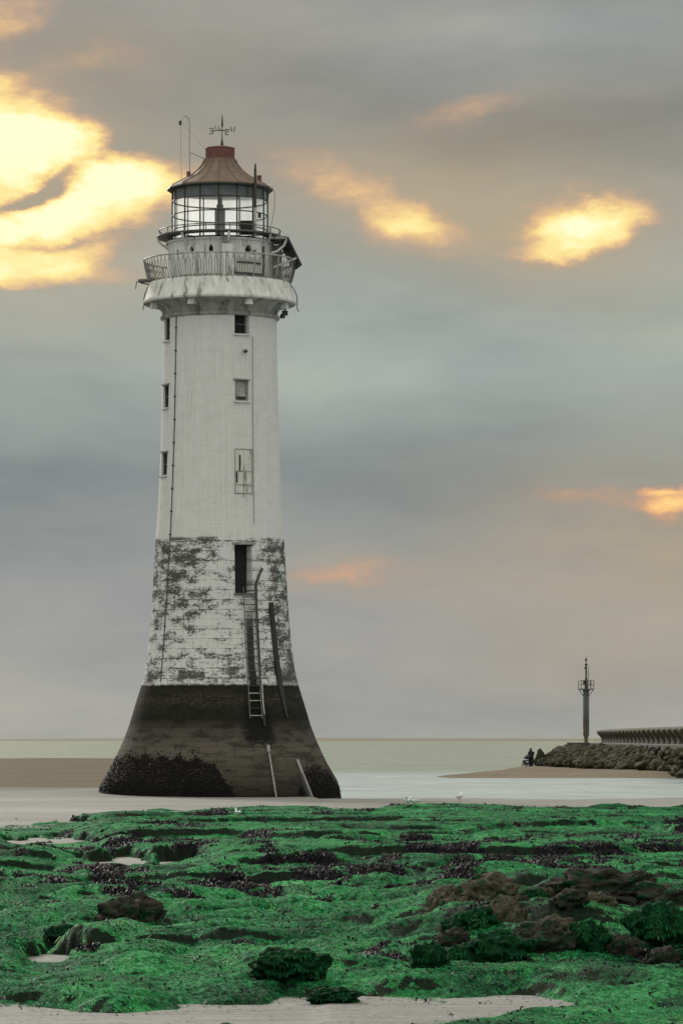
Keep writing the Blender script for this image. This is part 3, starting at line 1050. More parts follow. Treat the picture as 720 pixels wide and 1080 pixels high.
wins = [rect(249, 264, 336.5, 358), rect(249.5, 263.5, 406, 428)]
for y0, y1 in ((338, 362), (408.5, 432.5), (479, 503.5)):
    r0 = rect(176, 180, y0, y1)
    wins.append((R(-74), R(-59), r0[2], r0[3]))
door_o = rect(249.5, 267.5, 577.5, 628)
blk = rect(249.5, 266.5, 478, 524)
lathe_open(prof, 120, wins + [door_o], 0.62, 0.3).build('tower_wall', m_tower, lh, sharp=40)
# windows in their reveals
for i, (a, b_, c_, d_) in enumerate(wins):
    z0, z1 = c_ + 0.01, d_ - 0.01
    am = (a + b_) / 2
    r_ = tr_r((z0 + z1) / 2) - (0.12 if i == 1 else 0.32 if i == 0 else 0.13)
    wd = 2 * r_ * math.sin((b_ - a) / 2) - 0.03
    rot = Matrix.Rotation(am, 3, 'Z')
    cz = (z0 + z1) / 2
    cc = Vector(pol(r_, am, cz))
    fr = MB()
    t_ = 0.05
    for sx in (-1, 1):
        fr.box(cc + rot @ Vector((sx * (wd / 2 - t_ / 2), 0, 0)), (t_, 0.07, z1 - z0), rot)
    for sz in (-1, 1):
        fr.box(cc + Vector((0, 0, sz * ((z1 - z0) / 2 - t_ / 2))), (wd - 2 * t_, 0.06, t_), rot)
    if i != 1:
        fr.box(cc, (wd - 2 * t_, 0.05, 0.04), rot)
    w = fr.build('window', m_grey if i == 1 else m_dgrey, lh)
    pn_ = MB()
    pn_.box(cc + rot @ Vector((0, 0.045, 0.09 if i == 1 else 0)), (wd - 0.08, 0.02, z1 - z0 - (0.22 if i == 1 else 0.06)), rot)
    pn_.build('board' if i == 1 else 'pane', m_board if i == 1 else m_black, w)
    sl = MB()
    ro = tr_r(z0)
    sl.box(Vector(pol(ro - 0.02, am, z0 - 0.035)), (wd + 0.16, 0.2, 0.06), rot)
    sl.build('sill', m_white, w)
    ln = MB()
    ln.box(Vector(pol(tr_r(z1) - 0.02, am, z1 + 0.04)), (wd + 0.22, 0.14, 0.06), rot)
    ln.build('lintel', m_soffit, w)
# doorway
a, b_, c_, d_ = door_o
am = (a + b_) / 2
rot = Matrix.Rotation(am, 3, 'Z')
rd = tr_r((c_ + d_) / 2) - 0.54
mb = MB()
mb.box(pol(rd, am, (c_ + d_) / 2), (0.64, 0.05, d_ - c_ - 0.02), rot)
dr = mb.build('door', m_black, lh)
mb = MB()
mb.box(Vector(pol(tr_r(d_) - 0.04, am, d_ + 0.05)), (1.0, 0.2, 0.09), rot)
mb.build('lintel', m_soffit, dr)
mb = MB()
mb.box(Vector(pol(tr_r(c_) - 0.02, am, c_ - 0.04)), (0.9, 0.25, 0.07), rot)
mb.build('threshold', m_dgrey, dr)
# painted-over blocked window with remains of its grille
a, b_, c_, d_ = blk
rot = Matrix.Rotation((a + b_) / 2, 3, 'Z')


def on_wall(px, py, out=0.03, ax=232.0):
    z = ZY(py)
    r_ = tr_r(z)
    return Vector(pol(r_ + out, math.asin(max(-1, min(1, (px - ax) * SC / r_))), z))


bw = MB()
rows_ = [[on_wall(x, y, o_) for x in (250, 254, 258, 262, 266.5)] for o_ in (0.012, -0.05) for y in (524, 516, 508, 500, 492, 484, 478.5)]
bw.add([p for r in rows_ for p in r], [(i * 5 + k, i * 5 + k + 1, i * 5 + k + 6, i * 5 + k + 5) for i in range(6) for k in range(4)])
bw2 = bw.build('blocked_window', m_block, lh)
for y in (478, 501, 515, 524):
    MB().tube([on_wall(249, y), on_wall(258, y), on_wall(267.5, y)], 0.022, 4).build('grille_bar', m_rail, bw2)
for x, y0, y1, mt in ((254.3, 484, 500, m_dark), (258.5, 496, 528, m_rail), (262, 514, 524, m_rail), (249.5, 479, 524, m_rail), (267, 478, 524, m_rail), (251.3, 502, 513, m_dark)):
    mb = MB()
    mb.tube([on_wall(x, y0), on_wall(x, (y0 + y1) / 2), on_wall(x, y1)], 0.018 if mt is m_rail else 0.034, 4)
    mb.build('grille_bar', mt, bw2)

# conductor cable, pipe, lamp
def wall_line(pts, r, name, mat, n=5, out=0.03):
    P = []
    for (x0, y0), (x1, y1) in zip(pts[:-1], pts[1:]):
        k = max(2, int(abs(y1 - y0) / 8))
        for q in range(k):
            P.append(on_wall(x0 + (x1 - x0) * q / k, y0 + (y1 - y0) * q / k, out))
    P.append(on_wall(*pts[-1], out))
    return MB().tube(P, r, n).build(name, mat, lh)


wall_line([(188.3, 337), (187.2, 400), (186.4, 450), (184.8, 500), (182.6, 560), (179, 620), (175.5, 680), (172.5, 720)], 0.022, 'lightning_conductor', m_dgrey)
for y in range(350, 720, 24):
    x = np.interp(y, [337, 400, 450, 500, 560, 620, 680, 720], [188.3, 187.2, 186.4, 184.8, 182.6, 179, 175.5, 172.5])
    MB().box(on_wall(x, y, 0.03), (0.10, 0.06, 0.06)).build('cable_clip', m_dark, lh)
wall_line([(267.2, 360), (267.6, 440), (268.2, 500), (268.8, 556)], 0.014, 'cable', m_grey)
mb = MB()
p = on_wall(259, 374.5, 0.0)
mb.box(p + Vector((0.06, -0.10, 0)), (0.14, 0.24, 0.10))
bl = mb.build('wall_lamp', m_white, lh)
MB().lathe([(0.0, -0.10), (0.08, -0.08), (0.10, 0.0), (0.05, 0.02)], 10, False, p + Vector((0.06, -0.2, -0.05))).build('lamp_shade', m_dark, bl)

# ladder and pipes on the foot
lad = empty('ladder', (0, 0, 0), None, None)
lad.parent = lh
Lt, Lb = (258, 628), (264, 757)
for s in (0, 11.0):
    P = []
    for q in range(15):
        y = 622 + (758 - 622) * q / 14
        x = np.interp(y, [620, 680, 757], [257.2, 259.5, 264.6]) + s * (1 + 0.08 * q / 14)
        P.append(on_wall(x, y, 0.16))
    MB().tube(P, 0.024, 5).build('stile', m_dgrey, lad)
for q in range(17):
    y = 632 + 7.7 * q
    x = np.interp(y, [620, 680, 757], [257.2, 259.5, 264.6])
    MB().tube([on_wall(x, y, 0.16), on_wall(x + 11.6, y, 0.16)], 0.022, 5).build('rung', m_rail if q in (13, 14, 16) else m_dark, lad)
for y in (640, 680, 720, 752):
    x = np.interp(y, [620, 680, 757], [257.2, 259.5, 264.6])
    for s in (0, 11.4):
        MB().tube([on_wall(x + s, y, 0.16), on_wall(x + s, y, -0.05)], 0.02, 4).build('ladder_bracket', m_dark, lad)
wall_line([(277, 602), (273.5, 609), (270.8, 618), (270.8, 632), (272, 660), (275, 710), (278, 745), (280, 766)], 0.05, 'pipe', m_dark, 6, 0.06)
wall_line([(275.6, 714), (277.6, 742), (279, 754)], 0.03, 'pipe', m_galv, 5, 0.12)
P = MB()
for y, x, w in ((637, 286, 3.6), (660, 288, 4.0), (690, 291.2, 4.2), (725, 296, 4.2), (742, 299.5, 3), (757, 302.5, 1.5)):
    for s in (-1, 1):
        P.v.append(tuple(on_wall(x + s * w / 2, y, 0.07)))
        P.v.append(tuple(on_wall(x + s * w / 2, y, -0.05)))
for q in range(5):
    o = q * 4
    P.f += [(o, o + 2, o + 6, o + 4), (o, o + 4, o + 5, o + 1), (o + 2, o + 3, o + 7, o + 6)]
P.f.append((0, 1, 3, 2))
P.build('fender_strip', m_streak, lh)
wall_line([(283.6, 786), (286, 800), (289.5, 820), (292.5, 838), (293, 842)], 0.045, 'foot_pipe', m_grey, 6, 0.06)
wall_line([(283.6, 786), (284.6, 793)], 0.08, 'pipe_collar', m_grey, 6, 0.07)
wall_line([(313, 801), (318, 814), (324, 829), (328.5, 841)], 0.07, 'foot_pipe', m_grey, 6, 0.08)
wall_line([(316, 816), (320, 827), (325, 841)], 0.15, 'timber_baulk', m_streak, 6, 0.0)


# mussels on the foot
def mussels(name, poly_top, x0, x1, n, seed):
    g = np.random.default_rng(seed)
    base = np.array([(0, 0, 1), (1, 0, 0), (0, .6, 0), (-1, 0, 0), (0, -.6, 0), (0, 0, -1)], float)
    bf = np.array([(0, 1, 2), (0, 2, 3), (0, 3, 4), (0, 4, 1), (5, 2, 1), (5, 3, 2), (5, 4, 3), (5, 1, 4)])
    VS, FS = [], []
    k = 0
    while k < n:
        x = g.uniform(x0, x1)
        top = poly_top(x) + (g.normal(0, 1.2) if g.random() > 0.06 else -g.exponential(5.0))
        y = g.uniform(top, 842)
        if g.random() > min(1, (y - top) / 5 + 0.25):
            continue
        z = ZY(y)
        r_ = tr_r(z)
        s = (x - 231.5) * SC / r_
        if abs(s) > 0.999:
            continue
        p = Vector(pol(r_ + 0.005, math.asin(s), z))
        M = Matrix.Rotation(g.uniform(0, 6.28), 3, 'Z') @ Matrix.Rotation(g.uniform(0, 6.28), 3, 'X')
        sz = g.uniform(0.03, 0.085)
        for bv in base:
            VS.append(p + M @ Vector(bv * sz * np.array([0.55, 0.7, 1.0])))
        FS.append(bf + k * 6)
        k += 1
    o = np_mesh(name, np.array([tuple(q) for q in VS]), np.concatenate(FS), m_mussel, smooth=False, parent=lh)
    return tag(o, kind='stuff')


mussels('mussel_crust', lambda x: np.interp(x, [104, 125, 135, 220, 235, 252], [834, 798, 795, 801, 812, 842]) + 2.5 * math.sin(x * 0.35), 104, 251, 8500, 1)
mussels('mussel_crust', lambda x: np.interp(x, [314, 320, 332, 345, 358], [842, 812, 808, 812, 832]), 315, 358, 1800, 2)

# gallery
gp = [(59.6, 338.5), (62.3, 337.6), (63.0, 336), (62.3, 334.4), (60.6, 333.4), (60.8, 330.5), (62.5, 327.5), (66, 324.8), (71, 323.2), (74.5, 322.4), (79.6, 321.6)]
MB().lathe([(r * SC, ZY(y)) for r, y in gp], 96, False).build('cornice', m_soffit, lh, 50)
gp = [(79.6, 321.7), (80.8, 320.4), (80.6, 318.8), (79.2, 316), (77.6, 311.5), (76.4, 307), (75.4, 303), (74.8, 300.6), (74.2, 299.6), (70, 299.4), (50, 299.4)]
MB().lathe([(r * SC, ZY(y)) for r, y in gp], 96, False).build('gallery', m_white, lh, 50)
for px in (163, 205, 264, 301):
    th_ = math.asin((px - 232.0) / 73.5)
    rot = Matrix.Rotation(th_, 3, 'Z')
    mb = MB()
    mb.box(pol(73.0 * SC, th_, ZY(324.6)), (0.32, 0.26, 0.30), rot, 0.72)
    mb.build('soffit_block', m_white, lh)
# railing
ntop, nbot = 80.2 * SC, 73.6 * SC
zt, zb = ZY(275.8), ZY(300.2)
NB = 168
mb = MB()
for k in range(NB):
    a0 = 2 * PI * k / NB
    P = []
    sgn = 1 if k % 2 else -1
    for q in range(8):
        f_ = q / 7
        rr_ = nbot + (ntop - nbot) * (f_ ** 0.75) + 0.025 * math.sin(f_ * PI)
        da = sgn * 0.0 * f_
        if f_ > 0.85:
            da = sgn * (2 * PI / NB) * 0.5
        if f_ < 0.05:
            da = sgn * (2 * PI / NB) * 0.5
        P.append(pol(rr_, a0 + da, zb + (zt - zb) * f_))
    mb.tube(P, 0.0125, 4, caps=False)
rl = mb.build('gallery_railing', m_raild, lh, None)


def ring(r, z, rad, name, mat, par, n=96, k=6):
    return MB().tube([pol(r, 2 * PI * i / n, z) for i in range(n)], rad, k, True).build(name, mat, par)


ring(ntop, zt, 0.035, 'top_rail', m_rail, rl)
ring(nbot, zb + 0.02, 0.03, 'bottom_rail', m_rail, rl)
for k in range(16):
    a0 = 2 * PI * (k + 0.3) / 16
    P = [pol(nbot + (ntop - nbot) * (f_ ** 0.75) + 0.025 * math.sin(f_ * PI), a0, zb - 0.05 + (zt - zb + 0.05) * f_) for f_ in (0, .25, .5, .75, 1)]
    MB().tube(P, 0.028, 5).build('railing_post', m_rail, rl)
# spar, hanging cables, small lamp
mb = MB()
A, B_ = Vector(pol(86.5 * SC, R(-80), ZY(298.2))), Vector(pol(64 * SC, R(-72), ZY(297.6)))
mb.tube([A, B_], 0.09, 6)
mb.tube([A + Vector((-0.06, 0, 0)), A + Vector((-0.12, 0, -0.35))], 0.02, 4)
mb.tube([A + Vector((0.1, 0, -0.08)), B_ + Vector((0, 0, -0.3))], 0.03, 4)
mb.build('spar', m_dgrey, lh)


def sag(px_list, th_deg, name, rad=0.02, mat=None):
    P = [Vector((((x - 232.0) * SC), -0.4, ZY(y))) for x, y in px_list]
    MB().tube(P, rad, 4).build(name, mat or m_dark, lh)


sag([(160.5, 299), (156.5, 304), (153.5, 311), (152.3, 318), (152.6, 323), (151.2, 328)], 0, 'hanging_cable')
sag([(306, 301), (310, 306), (313, 313), (313.6, 320), (313.4, 326), (315, 330)], 0, 'hanging_cable')
mb = MB()
c0 = Vector((68.5 * SC, -0.5, ZY(331.6)))
mb.box(c0, (0.26, 0.2, 0.2))
mb.tube([c0 + Vector((0, 0, 0.1)), c0 + Vector((0.05, 0, 0.42))], 0.04, 5)
mb.lathe([(0.04, 0.0), (0.11, -0.06), (0.12, -0.2)], 8, True, c0 + Vector((-0.1, 0, -0.02)))
mb.build('hanging_lamp', m_dark, lh)

# lantern base drum with vents
def vent(px, py, w, h):
    s = math.asin((px - 232.0) / 55.5)
    hw = w / 2 / 55.5 / math.cos(s)
    z0, z1 = ZY(py + h / 2), ZY(py - h / 2)
    return [(s - hw, s + hw, z0, z0 + (z1 - z0) * 0.62), (s - hw * 0.72, s + hw * 0.72, z0 + (z1 - z0) * 0.62, z0 + (z1 - z0) * 0.84),
            (s - hw * 0.38, s + hw * 0.38, z0 + (z1 - z0) * 0.84, z1)]


vs_ = []
for vn in ((189, 270.5, 2.6, 6), (204, 269, 4.2, 6.6), (224.4, 268.3, 4.6, 7), (263.6, 268.6, 7, 8.6), (269.6, 271, 4, 5.4)):
    vs_ += vent(*vn)
dp = [(55.5 * SC, ZY(300)), (55.5 * SC, ZY(256.5))]
drum = lathe_open(dp, 96, vs_, 0.22, 0.5).build('lantern_base', m_white, lh, 40)
MB().lathe([(56.8 * SC, ZY(259)), (56.8 * SC, ZY(256.6)), (46 * SC, ZY(256.3))], 64, False).build('base_rim', m_white, drum)
MB().lathe([(56.3 * SC, ZY(299.4)), (56.3 * SC, ZY(295)), (55.4 * SC, ZY(294.6))], 64, False).build('skirting', m_soffit, drum)
MB().lathe([(55.5 * SC - 0.17, ZY(275)), (55.5 * SC - 0.17, ZY(263))], 64, False).build('vent_shade_band', m_black, drum)  # black band stands in for the shade inside the vents
# box pilaster and the door
for px0, px1, y0, y1, mt, nm, thick in ((235.6, 247.6, 260.5, 293, m_white, 'locker', 0.22), (249, 277, 260.5, 292.5, m_soffit, 'lantern_door', 0.07)):
    s0, s1 = math.asin((px0 - 232.0) / 56.5), math.asin((px1 - 232.0) / 56.5)
    z0, z1 = ZY(y1 + 4), ZY(y0 + 4)
    mb = MB()
    n = 6
    vs = []
    for q in range(n + 1):
        a = s0 + (s1 - s0) * q / n
        for rr_ in (55.3 * SC, 55.5 * SC + thick):
            for z in (z0, z1):
                vs.append(pol(rr_, a, z))
    fs = []
    for q in range(n):
        o = q * 4
        fs += [(o + 2, o + 6, o + 7, o + 3), (o + 3, o + 7, o + 5, o + 1), (o, o + 4, o + 6, o + 2)]
    fs += [(0, 2, 3, 1), (n * 4, n * 4 + 1, n * 4 + 3, n * 4 + 2)]
    if nm == 'lantern_door':
        continue
    mb.add(vs, fs).build(nm, mt, lh)
s0, s1 = math.asin((249.4 - 232.0) / 56), math.asin((277 - 232.0) / 56)


def arc_strip(s0, s1, r, z0, z1, thick, n=8):
    vs, fs = [], []
    for q in range(n + 1):
        a = s0 + (s1 - s0) * q / n
        vs += [pol(r, a, z0), pol(r, a, z1), pol(r + thick, a, z0), pol(r + thick, a, z1)]
    for q in range(n):
        o = q * 4
        fs += [(o + 2, o + 6, o + 7, o + 3), (o + 3, o + 7, o + 5, o + 1), (o, o + 4, o + 6, o + 2)]
    fs += [(0, 2, 3, 1), (n * 4, n * 4 + 1, n * 4 + 3, n * 4 + 2)]
    return MB().add(vs, fs)


m_door = simple('door_paint', (0.44, 0.44, 0.43), 0.6, var=0.15, scale=3, dirt=(0.26, 0.25, 0.24))
ld = arc_strip(s0, s1, 55.5 * SC - 0.01, ZY(293), ZY(277), 0.06).build('lantern_door', m_door, lh)
arc_strip(s0 + 0.03, s1 - 0.05, 55.5 * SC + 0.052, ZY(283.6), ZY(282), 0.03).build('strap_hinge', m_dark, ld)
arc_strip(s0 - 0.02, s1 + 0.04, 55.5 * SC + 0.0, ZY(294.6), ZY(293.1), 0.08).build('door_gap_shade', m_dark, ld)  # dark strip stands in for the shaded gap under the door
arc_strip(math.asin(45.3 / 56), math.asin(46.6 / 56), 55.5 * SC, ZY(295), ZY(262), 0.08, 2).build('corner_post', m_dgrey, lh)
# stand pipes in front of the drum
mb = MB()
for px, y0, y1 in ((236.5, 248, 296), (241.5, 255, 270)):
    s = math.asin((px - 232.0) / 60)
    mb.tube([pol(58.5 * SC, s, ZY(y1)), pol(58.5 * SC, s, ZY(y0))], 0.045, 6)
mb.tube([pol(58.5 * SC, math.asin(4.5 / 60), ZY(266)), pol(58.5 * SC, math.asin(12 / 60), ZY(266))], 0.03, 5)
mb.build('stand_pipe', m_grey, lh)

# catwalk round the lantern
MB().lathe([(49.6 * SC, ZY(251.6)), (66.5 * SC, ZY(251.6)), (66.8 * SC, ZY(251.0)), (66.5 * SC, ZY(250.2)), (49.6 * SC, ZY(250.2)), (49.6 * SC, ZY(251.6))], 64, False).build('catwalk', m_dgrey, lh)
for k in range(8):
    a0 = R(-80 + 45 * k) if k else R(-82)
    P = [pol(r * SC, a0, ZY(y)) for r, y in ((66, 252), (65.4, 255), (62.5, 258.6), (58.5, 261), (55.6, 264))]
    MB().tube(P, 0.055, 6).build('support_bracket', m_white, lh)
rc = ring(64 * SC, ZY(244), 0.022, 'catwalk_rail', m_dgrey, lh, 64, 5)
for k in range(16):
    a0 = 2 * PI * (k + 0.5) / 16
    MB().tube([pol(64 * SC, a0, ZY(250.4)), pol(64 * SC, a0, ZY(244))], 0.02, 4).build('rail_post', m_dgrey, rc)

# lantern
RL = 50.2 * SC
z_top, z_bot = ZY(199.8), ZY(256.4)
NS = 16
mb = MB()
for y in (213, 228, 243.6):
    mb.tube([pol(RL, 2 * PI * i / NS, ZY(y)) for i in range(NS)], 0.026, 5, True)
mb.tube([pol(RL, 2 * PI * i / NS, ZY(255.8)) for i in range(NS)], 0.07, 6, True)
lt = mb.build('lantern', m_dark, lh, 20)
for i in range(NS):
    a0, a1 = 2 * PI * i / NS, 2 * PI * (i + 1) / NS
    MB().tube([pol(RL, a0, z_bot), pol(RL, a0, z_top)], 0.034, 5).build('mullion', m_dark, lt)
    e = 0.014
    for (za, zb_, nm, mt) in ((ZY(213) + 0.035, z_top, 'upper_pane', m_dglass), (z_bot + 0.07, ZY(213) - 0.035, 'pane', m_glass)):
        rr_ = RL - 0.02
        vs = [pol(rr_, a0 + e, za), pol(rr_, a1 - e, za), pol(rr_, a1 - e, zb_), pol(rr_, a0 + e, zb_)]
        vi = [pol(rr_ - 0.015, a0 + e, za), pol(rr_ - 0.015, a1 - e, za), pol(rr_ - 0.015, a1 - e, zb_), pol(rr_ - 0.015, a0 + e, zb_)]
        if nm == 'upper_pane' and 4 <= i <= 11:
            mt = m_bright_pane
        if mt in (m_glass, m_bright_pane):
            MB().add(vs, [(0, 1, 2, 3)]).build(nm, m_bright_pane if 4 <= i <= 11 else mt, lt)
        else:
            MB().add(vs + vi, [(0, 1, 2, 3), (7, 6, 5, 4), (0, 4, 5, 1), (1, 5, 6, 2), (2, 6, 7, 3), (3, 7, 4, 0)]).build(nm, mt, lt)
MB().lathe([(48 * SC, ZY(257)), (48 * SC, ZY(254.5)), (0.1, ZY(254.4))], 32, False).build('lantern_floor', m_white, lt)
MB().lathe([(0.20, ZY(254.4)), (0.20, ZY(245)), (0.23, ZY(244.8)), (0.23, ZY(220.5)), (0.15, ZY(219.6)), (0.15, ZY(216)), (0.05, ZY(215)), (0.05, ZY(205))], 20).build('lamp_pedestal', m_dgrey, lh)
# roof
rp = [(49.5, 200.6), (54.6, 201.0), (55.4, 199.6), (53, 197.6), (43.5, 192.6), (33, 187), (24, 180), (18.5, 173.4), (16.6, 168.6)]
rf = MB().lathe([(r * SC, ZY(y)) for r, y in rp], 16, False).build('lantern_roof', m_roof, lh, 12)
MB().lathe([(55.5 * SC, ZY(201.6)), (55.9 * SC, ZY(200.4)), (55.2 * SC, ZY(199.0)), (54.2 * SC, ZY(199.0))], 16, False).build('gutter', m_dark, rf, 12)
MB().lathe([(0.1, ZY(201)), (52 * SC, ZY(200.9))], 16, False).build('lantern_ceiling', m_dgrey, rf)
for i in range(NS):
    a0 = 2 * PI * i / NS
    MB().tube([pol(r * SC + 0.012, a0, ZY(y)) for r, y in rp[3:]], 0.025, 4).build('roof_seam', m_roof, rf)
MB().lathe([(r * SC, ZY(y)) for r, y in ((16.4, 168.8), (16.4, 167.6), (15.5, 167.2), (15.5, 157.6), (16.0, 157.2), (15.6, 156.4), (9, 154.6), (1.5, 153.6))], 32).build('roof_cap', m_cap, rf, 30)
MB().box((-0.0 - 32.6 * SC, -0.4, ZY(185.6)), (0.17, 0.17, 0.26)).build('roof_vent', m_cap, rf)
MB().box((41.5 * SC, -0.4, ZY(189.5)), (0.20, 0.2, 0.24)).build('roof_vent', m_cap, rf)
# weather vane
vz = ZY(137.4)
mb = MB()
AX = 2.2 * SC
vm = Vector((AX, 0, 0))
mb.tube([Vector((AX, 0, ZY(153.8))), Vector((AX, 0, ZY(149))), Vector((AX, 0, ZY(146))), Vector((AX, 0, ZY(120.5)))], [0.085, 0.05, 0.024, 0.013], 6)
for a in (R(68), R(158), R(248), R(338)):
    L = 10.6 * SC
    mb.tube([Vector((AX, 0, vz)), Vector((AX + L * math.sin(a), -L * math.cos(a), vz))], 0.014, 4)
wvn = mb.build('weather_vane', m_dark, lh)


def letter(strokes, a, mirror):
    """thin metal letter standing at the end of an arm"""
    L = 12.6 * SC
    c = Vector((AX + L * math.sin(a), -L * math.cos(a), vz))
    mb = MB()
    hgt_, w = 0.24, 0.17
    for st in strokes:
        P = [c + Vector((((x - 0.5) * w * (-1 if mirror else 1)), 0, (y - 0.5) * hgt_)) for x, y in st]
        mb.tube(P, 0.021, 4)
    return mb.build('letter', m_dark, wvn)


E_ = [[(1, 1), (0, 1), (0, 0), (1, 0)], [(0, .5), (.8, .5)]]
W_ = [[(0, 1), (.25, 0), (.5, .8), (.75, 0), (1, 1)]]
N_ = [[(0, 0), (0, 1), (1, 0), (1, 1)]]
S_ = [[(1, .9), (.6, 1), (.1, .9), (.1, .6), (.9, .4), (.9, .1), (.4, 0), (0, .1)]]
letter(W_, R(68), False)
letter(E_, R(248), True)
letter(N_, R(338), True)
letter(S_, R(158), True)
mb = MB()
mb.add([(AX - .02, -.35, ZY(131)), (AX - .04, .3, ZY(132.5)), (AX - .03, .1, ZY(128)), (AX - .01, 0, ZY(122.5)), (AX - .03, -.1, ZY(127)),
        (AX + .02, -.35, ZY(131)), (AX + .04, .3, ZY(132.5)), (AX + .05, .1, ZY(128)), (AX + .02, 0, ZY(122.5)), (AX + .03, -.1, ZY(127))],
       [(0, 1, 2, 3, 4), (9, 8, 7, 6, 5), (0, 5, 6, 1), (1, 6, 7, 2), (2, 7, 8, 3), (3, 8, 9, 4), (4, 9, 5, 0)])
mb.build('vane_arrow', m_dark, wvn)
# hooked pole with its halyard and stays, left side of the roof
def lp(px, py, y=-0.3):
    return Vector(((px - 232.0) * SC, y, ZY(py)))


P = [lp(200.3, 192), lp(200.3, 160), lp(200.2, 136)]
for q in range(9):
    a = PI * q / 8
    P.append(lp(195.6 + 4.5 * math.cos(a), 131 - 7.5 * math.sin(a)))
P.append(lp(190.6, 132.6))
hp = MB().tube(P, 0.02, 5).build('hooked_pole', m_grey, lh)
MB().tube([lp(190.6, 130), lp(191.2, 160), lp(191.8, 194)], 0.009, 4).build('halyard', m_grey, hp)
MB().lathe([(0.02, 0.12), (0.06, 0.08), (0.06, -0.06), (0.02, -0.1)], 8, True, lp(190.5, 131)).build('pulley', m_dark, hp)
MB().tube([lp(200.4, 162.3), lp(205, 163.5), lp(217.5, 169.5)], 0.014, 4).build('stay', m_dgrey, hp)
MB().tube([lp(193, 131.5), lp(205, 145), lp(217, 159)], 0.006, 4).build('stay', m_grey, hp)
# aerial on the right
MB().tube([lp(270, 254, -1.75), lp(270, 225, -1.75)], 0.065, 8).build('aerial_pole', m_galv, lh)
MB().tube([lp(270, 225, -1.75), lp(270.1, 186, -1.75), lp(270.2, 180.5, -1.75), lp(270.2, 178.5, -1.75)], [0.06, 0.055, 0.04, 0.012], 8).build('aerial', m_dark, lh)
MB().box(lp(260.8, 246.5, -1.95), (0.5, 0.3, 0.58)).build('equipment_box', m_black, lh)
MB().box(lp(274.5, 232, -1.5), (0.14, 0.1, 0.22)).build('junction_box', m_dark, lh)
for pts in ([(284, 201), (283, 215), (282.5, 240), (281, 256)], [(287, 199), (290, 206), (289.6, 222), (286.5, 240), (285, 256)]):
    MB().tube([lp(x, y, -0.6) for x, y in pts], 0.011, 4).build('loose_cable', m_dgrey, lh)
# tilted solar panel on a frame at the right of the gallery
mb = MB()
A = lp(303.4, 253.5, 0)
B_ = lp(318.0, 283.4, 0)
d_ = (B_ - A)
nrm = Vector((-d_.z, 0, d_.x)).normalized()
vs = []
for yy in (-1.15, 1.1):
    for p in (A, B_):
        for s in (0, 0.05):
            vs.append(p + Vector((-0.20 - 0.17 * yy, yy, 0)) + nrm * s)
mb.add(vs, [(0, 1, 3, 2), (4, 6, 7, 5), (0, 4, 5, 1), (2, 3, 7, 6), (0, 2, 6, 4), (1, 5, 7, 3)])
sp = mb.build('solar_panel', m_panel, lh)
mb = MB()
for yy in (-1.0, 0.95):
    o = Vector((0, yy, 0))
    mb.tube([lp(285.8, 253.6, 0) + o, A + o + Vector((0.05, 0, 0))], 0.06, 5)
    mb.tube([lp(303, 255, 0) + o, lp(300, 262, 0) + o, lp(293, 268, 0) + o, lp(286.5, 270, 0) + o], 0.05, 5)
    mb.tube([lp(313, 275, 0) + o, lp(289, 285, 0) + o], 0.05, 5)
mb.tube([A + Vector((0, -1.15, 0.02)), A + Vector((0, 1.1, 0.02))], 0.05, 5)
mb.build('panel_frame', m_white, sp)
mb = MB()
mb.add([lp(286, 253.2, -1.1), lp(303.2, 253.2, -1.1), lp(303.2, 253.2, 1.0), lp(286, 253.2, 1.0), lp(286, 252.2, -1.1), lp(303.2, 252.2, -1.1), lp(303.2, 252.2, 1.0), lp(286, 252.2, 1.0)],
       [(3, 2, 1, 0), (4, 5, 6, 7), (0, 1, 5, 4), (1, 2, 6, 5), (2, 3, 7, 6), (3, 0, 4, 7)])
mb.build('panel_roof', m_soffit, sp)

mb = MB()
mb.box(((291.5 - 232) * SC, 0.55, ZY(277)), (11 * SC, 0.8, 38 * SC))
mb.build('gallery_locker', m_soffit, lh)

# ------------------------------------------------------------------ sea wall
sw = empty('sea_wall', (24.8, 290, 0), 'long concrete sea wall of rounded blocks above the boulder bank', 'sea wall')
swo = Vector((24.8, 290, 0))
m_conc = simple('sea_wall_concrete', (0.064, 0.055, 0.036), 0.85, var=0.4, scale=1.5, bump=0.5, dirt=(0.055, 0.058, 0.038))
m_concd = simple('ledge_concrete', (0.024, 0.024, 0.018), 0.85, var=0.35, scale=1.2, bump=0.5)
path = [Vector((26.3, 386, 0)), Vector((25.9, 368, 0)), Vector((25.4, 340, 0)), Vector((25.0, 310, 0)), Vector((24.75, 275, 0)), Vector((24.7, 240, 0)), Vector((24.9, 205, 0))]


def path_at(s):
    Ls = [(b - a).length for a, b in zip(path[:-1], path[1:])]
    for L, a, b in zip(Ls, path[:-1], path[1:]):
        if s <= L:
            return a.lerp(b, s / L), (b - a).normalized()
        s -= L
    return path[-1].copy(), (path[-1] - path[-2]).normalized()


def extrude_path(prof, s0, s1, step, dx_end=0):
    """prof: list of (offset toward the sea, z)"""
    mb = MB()
    vs, fs = [], []
    n = int((s1 - s0) / step) + 1
    m = len(prof)
    for i in range(n + 1):
        p, d = path_at(s0 + (s1 - s0) * i / n)
        out = Vector((d.y, -d.x, 0))     # toward the sea (left)
        for o_, z in prof:
            vs.append(p + out * o_ + Vector((0, 0, z)) - swo)
    for i in range(n):
        for k in range(m):
            k2 = (k + 1) % m
            fs.append((i * m + k, i * m + k2, (i + 1) * m + k2, (i + 1) * m + k))
    fs.append(tuple(range(m)))
    fs.append(tuple(n * m + k for k in range(m - 1, -1, -1)))
    return mb.add(vs, fs)


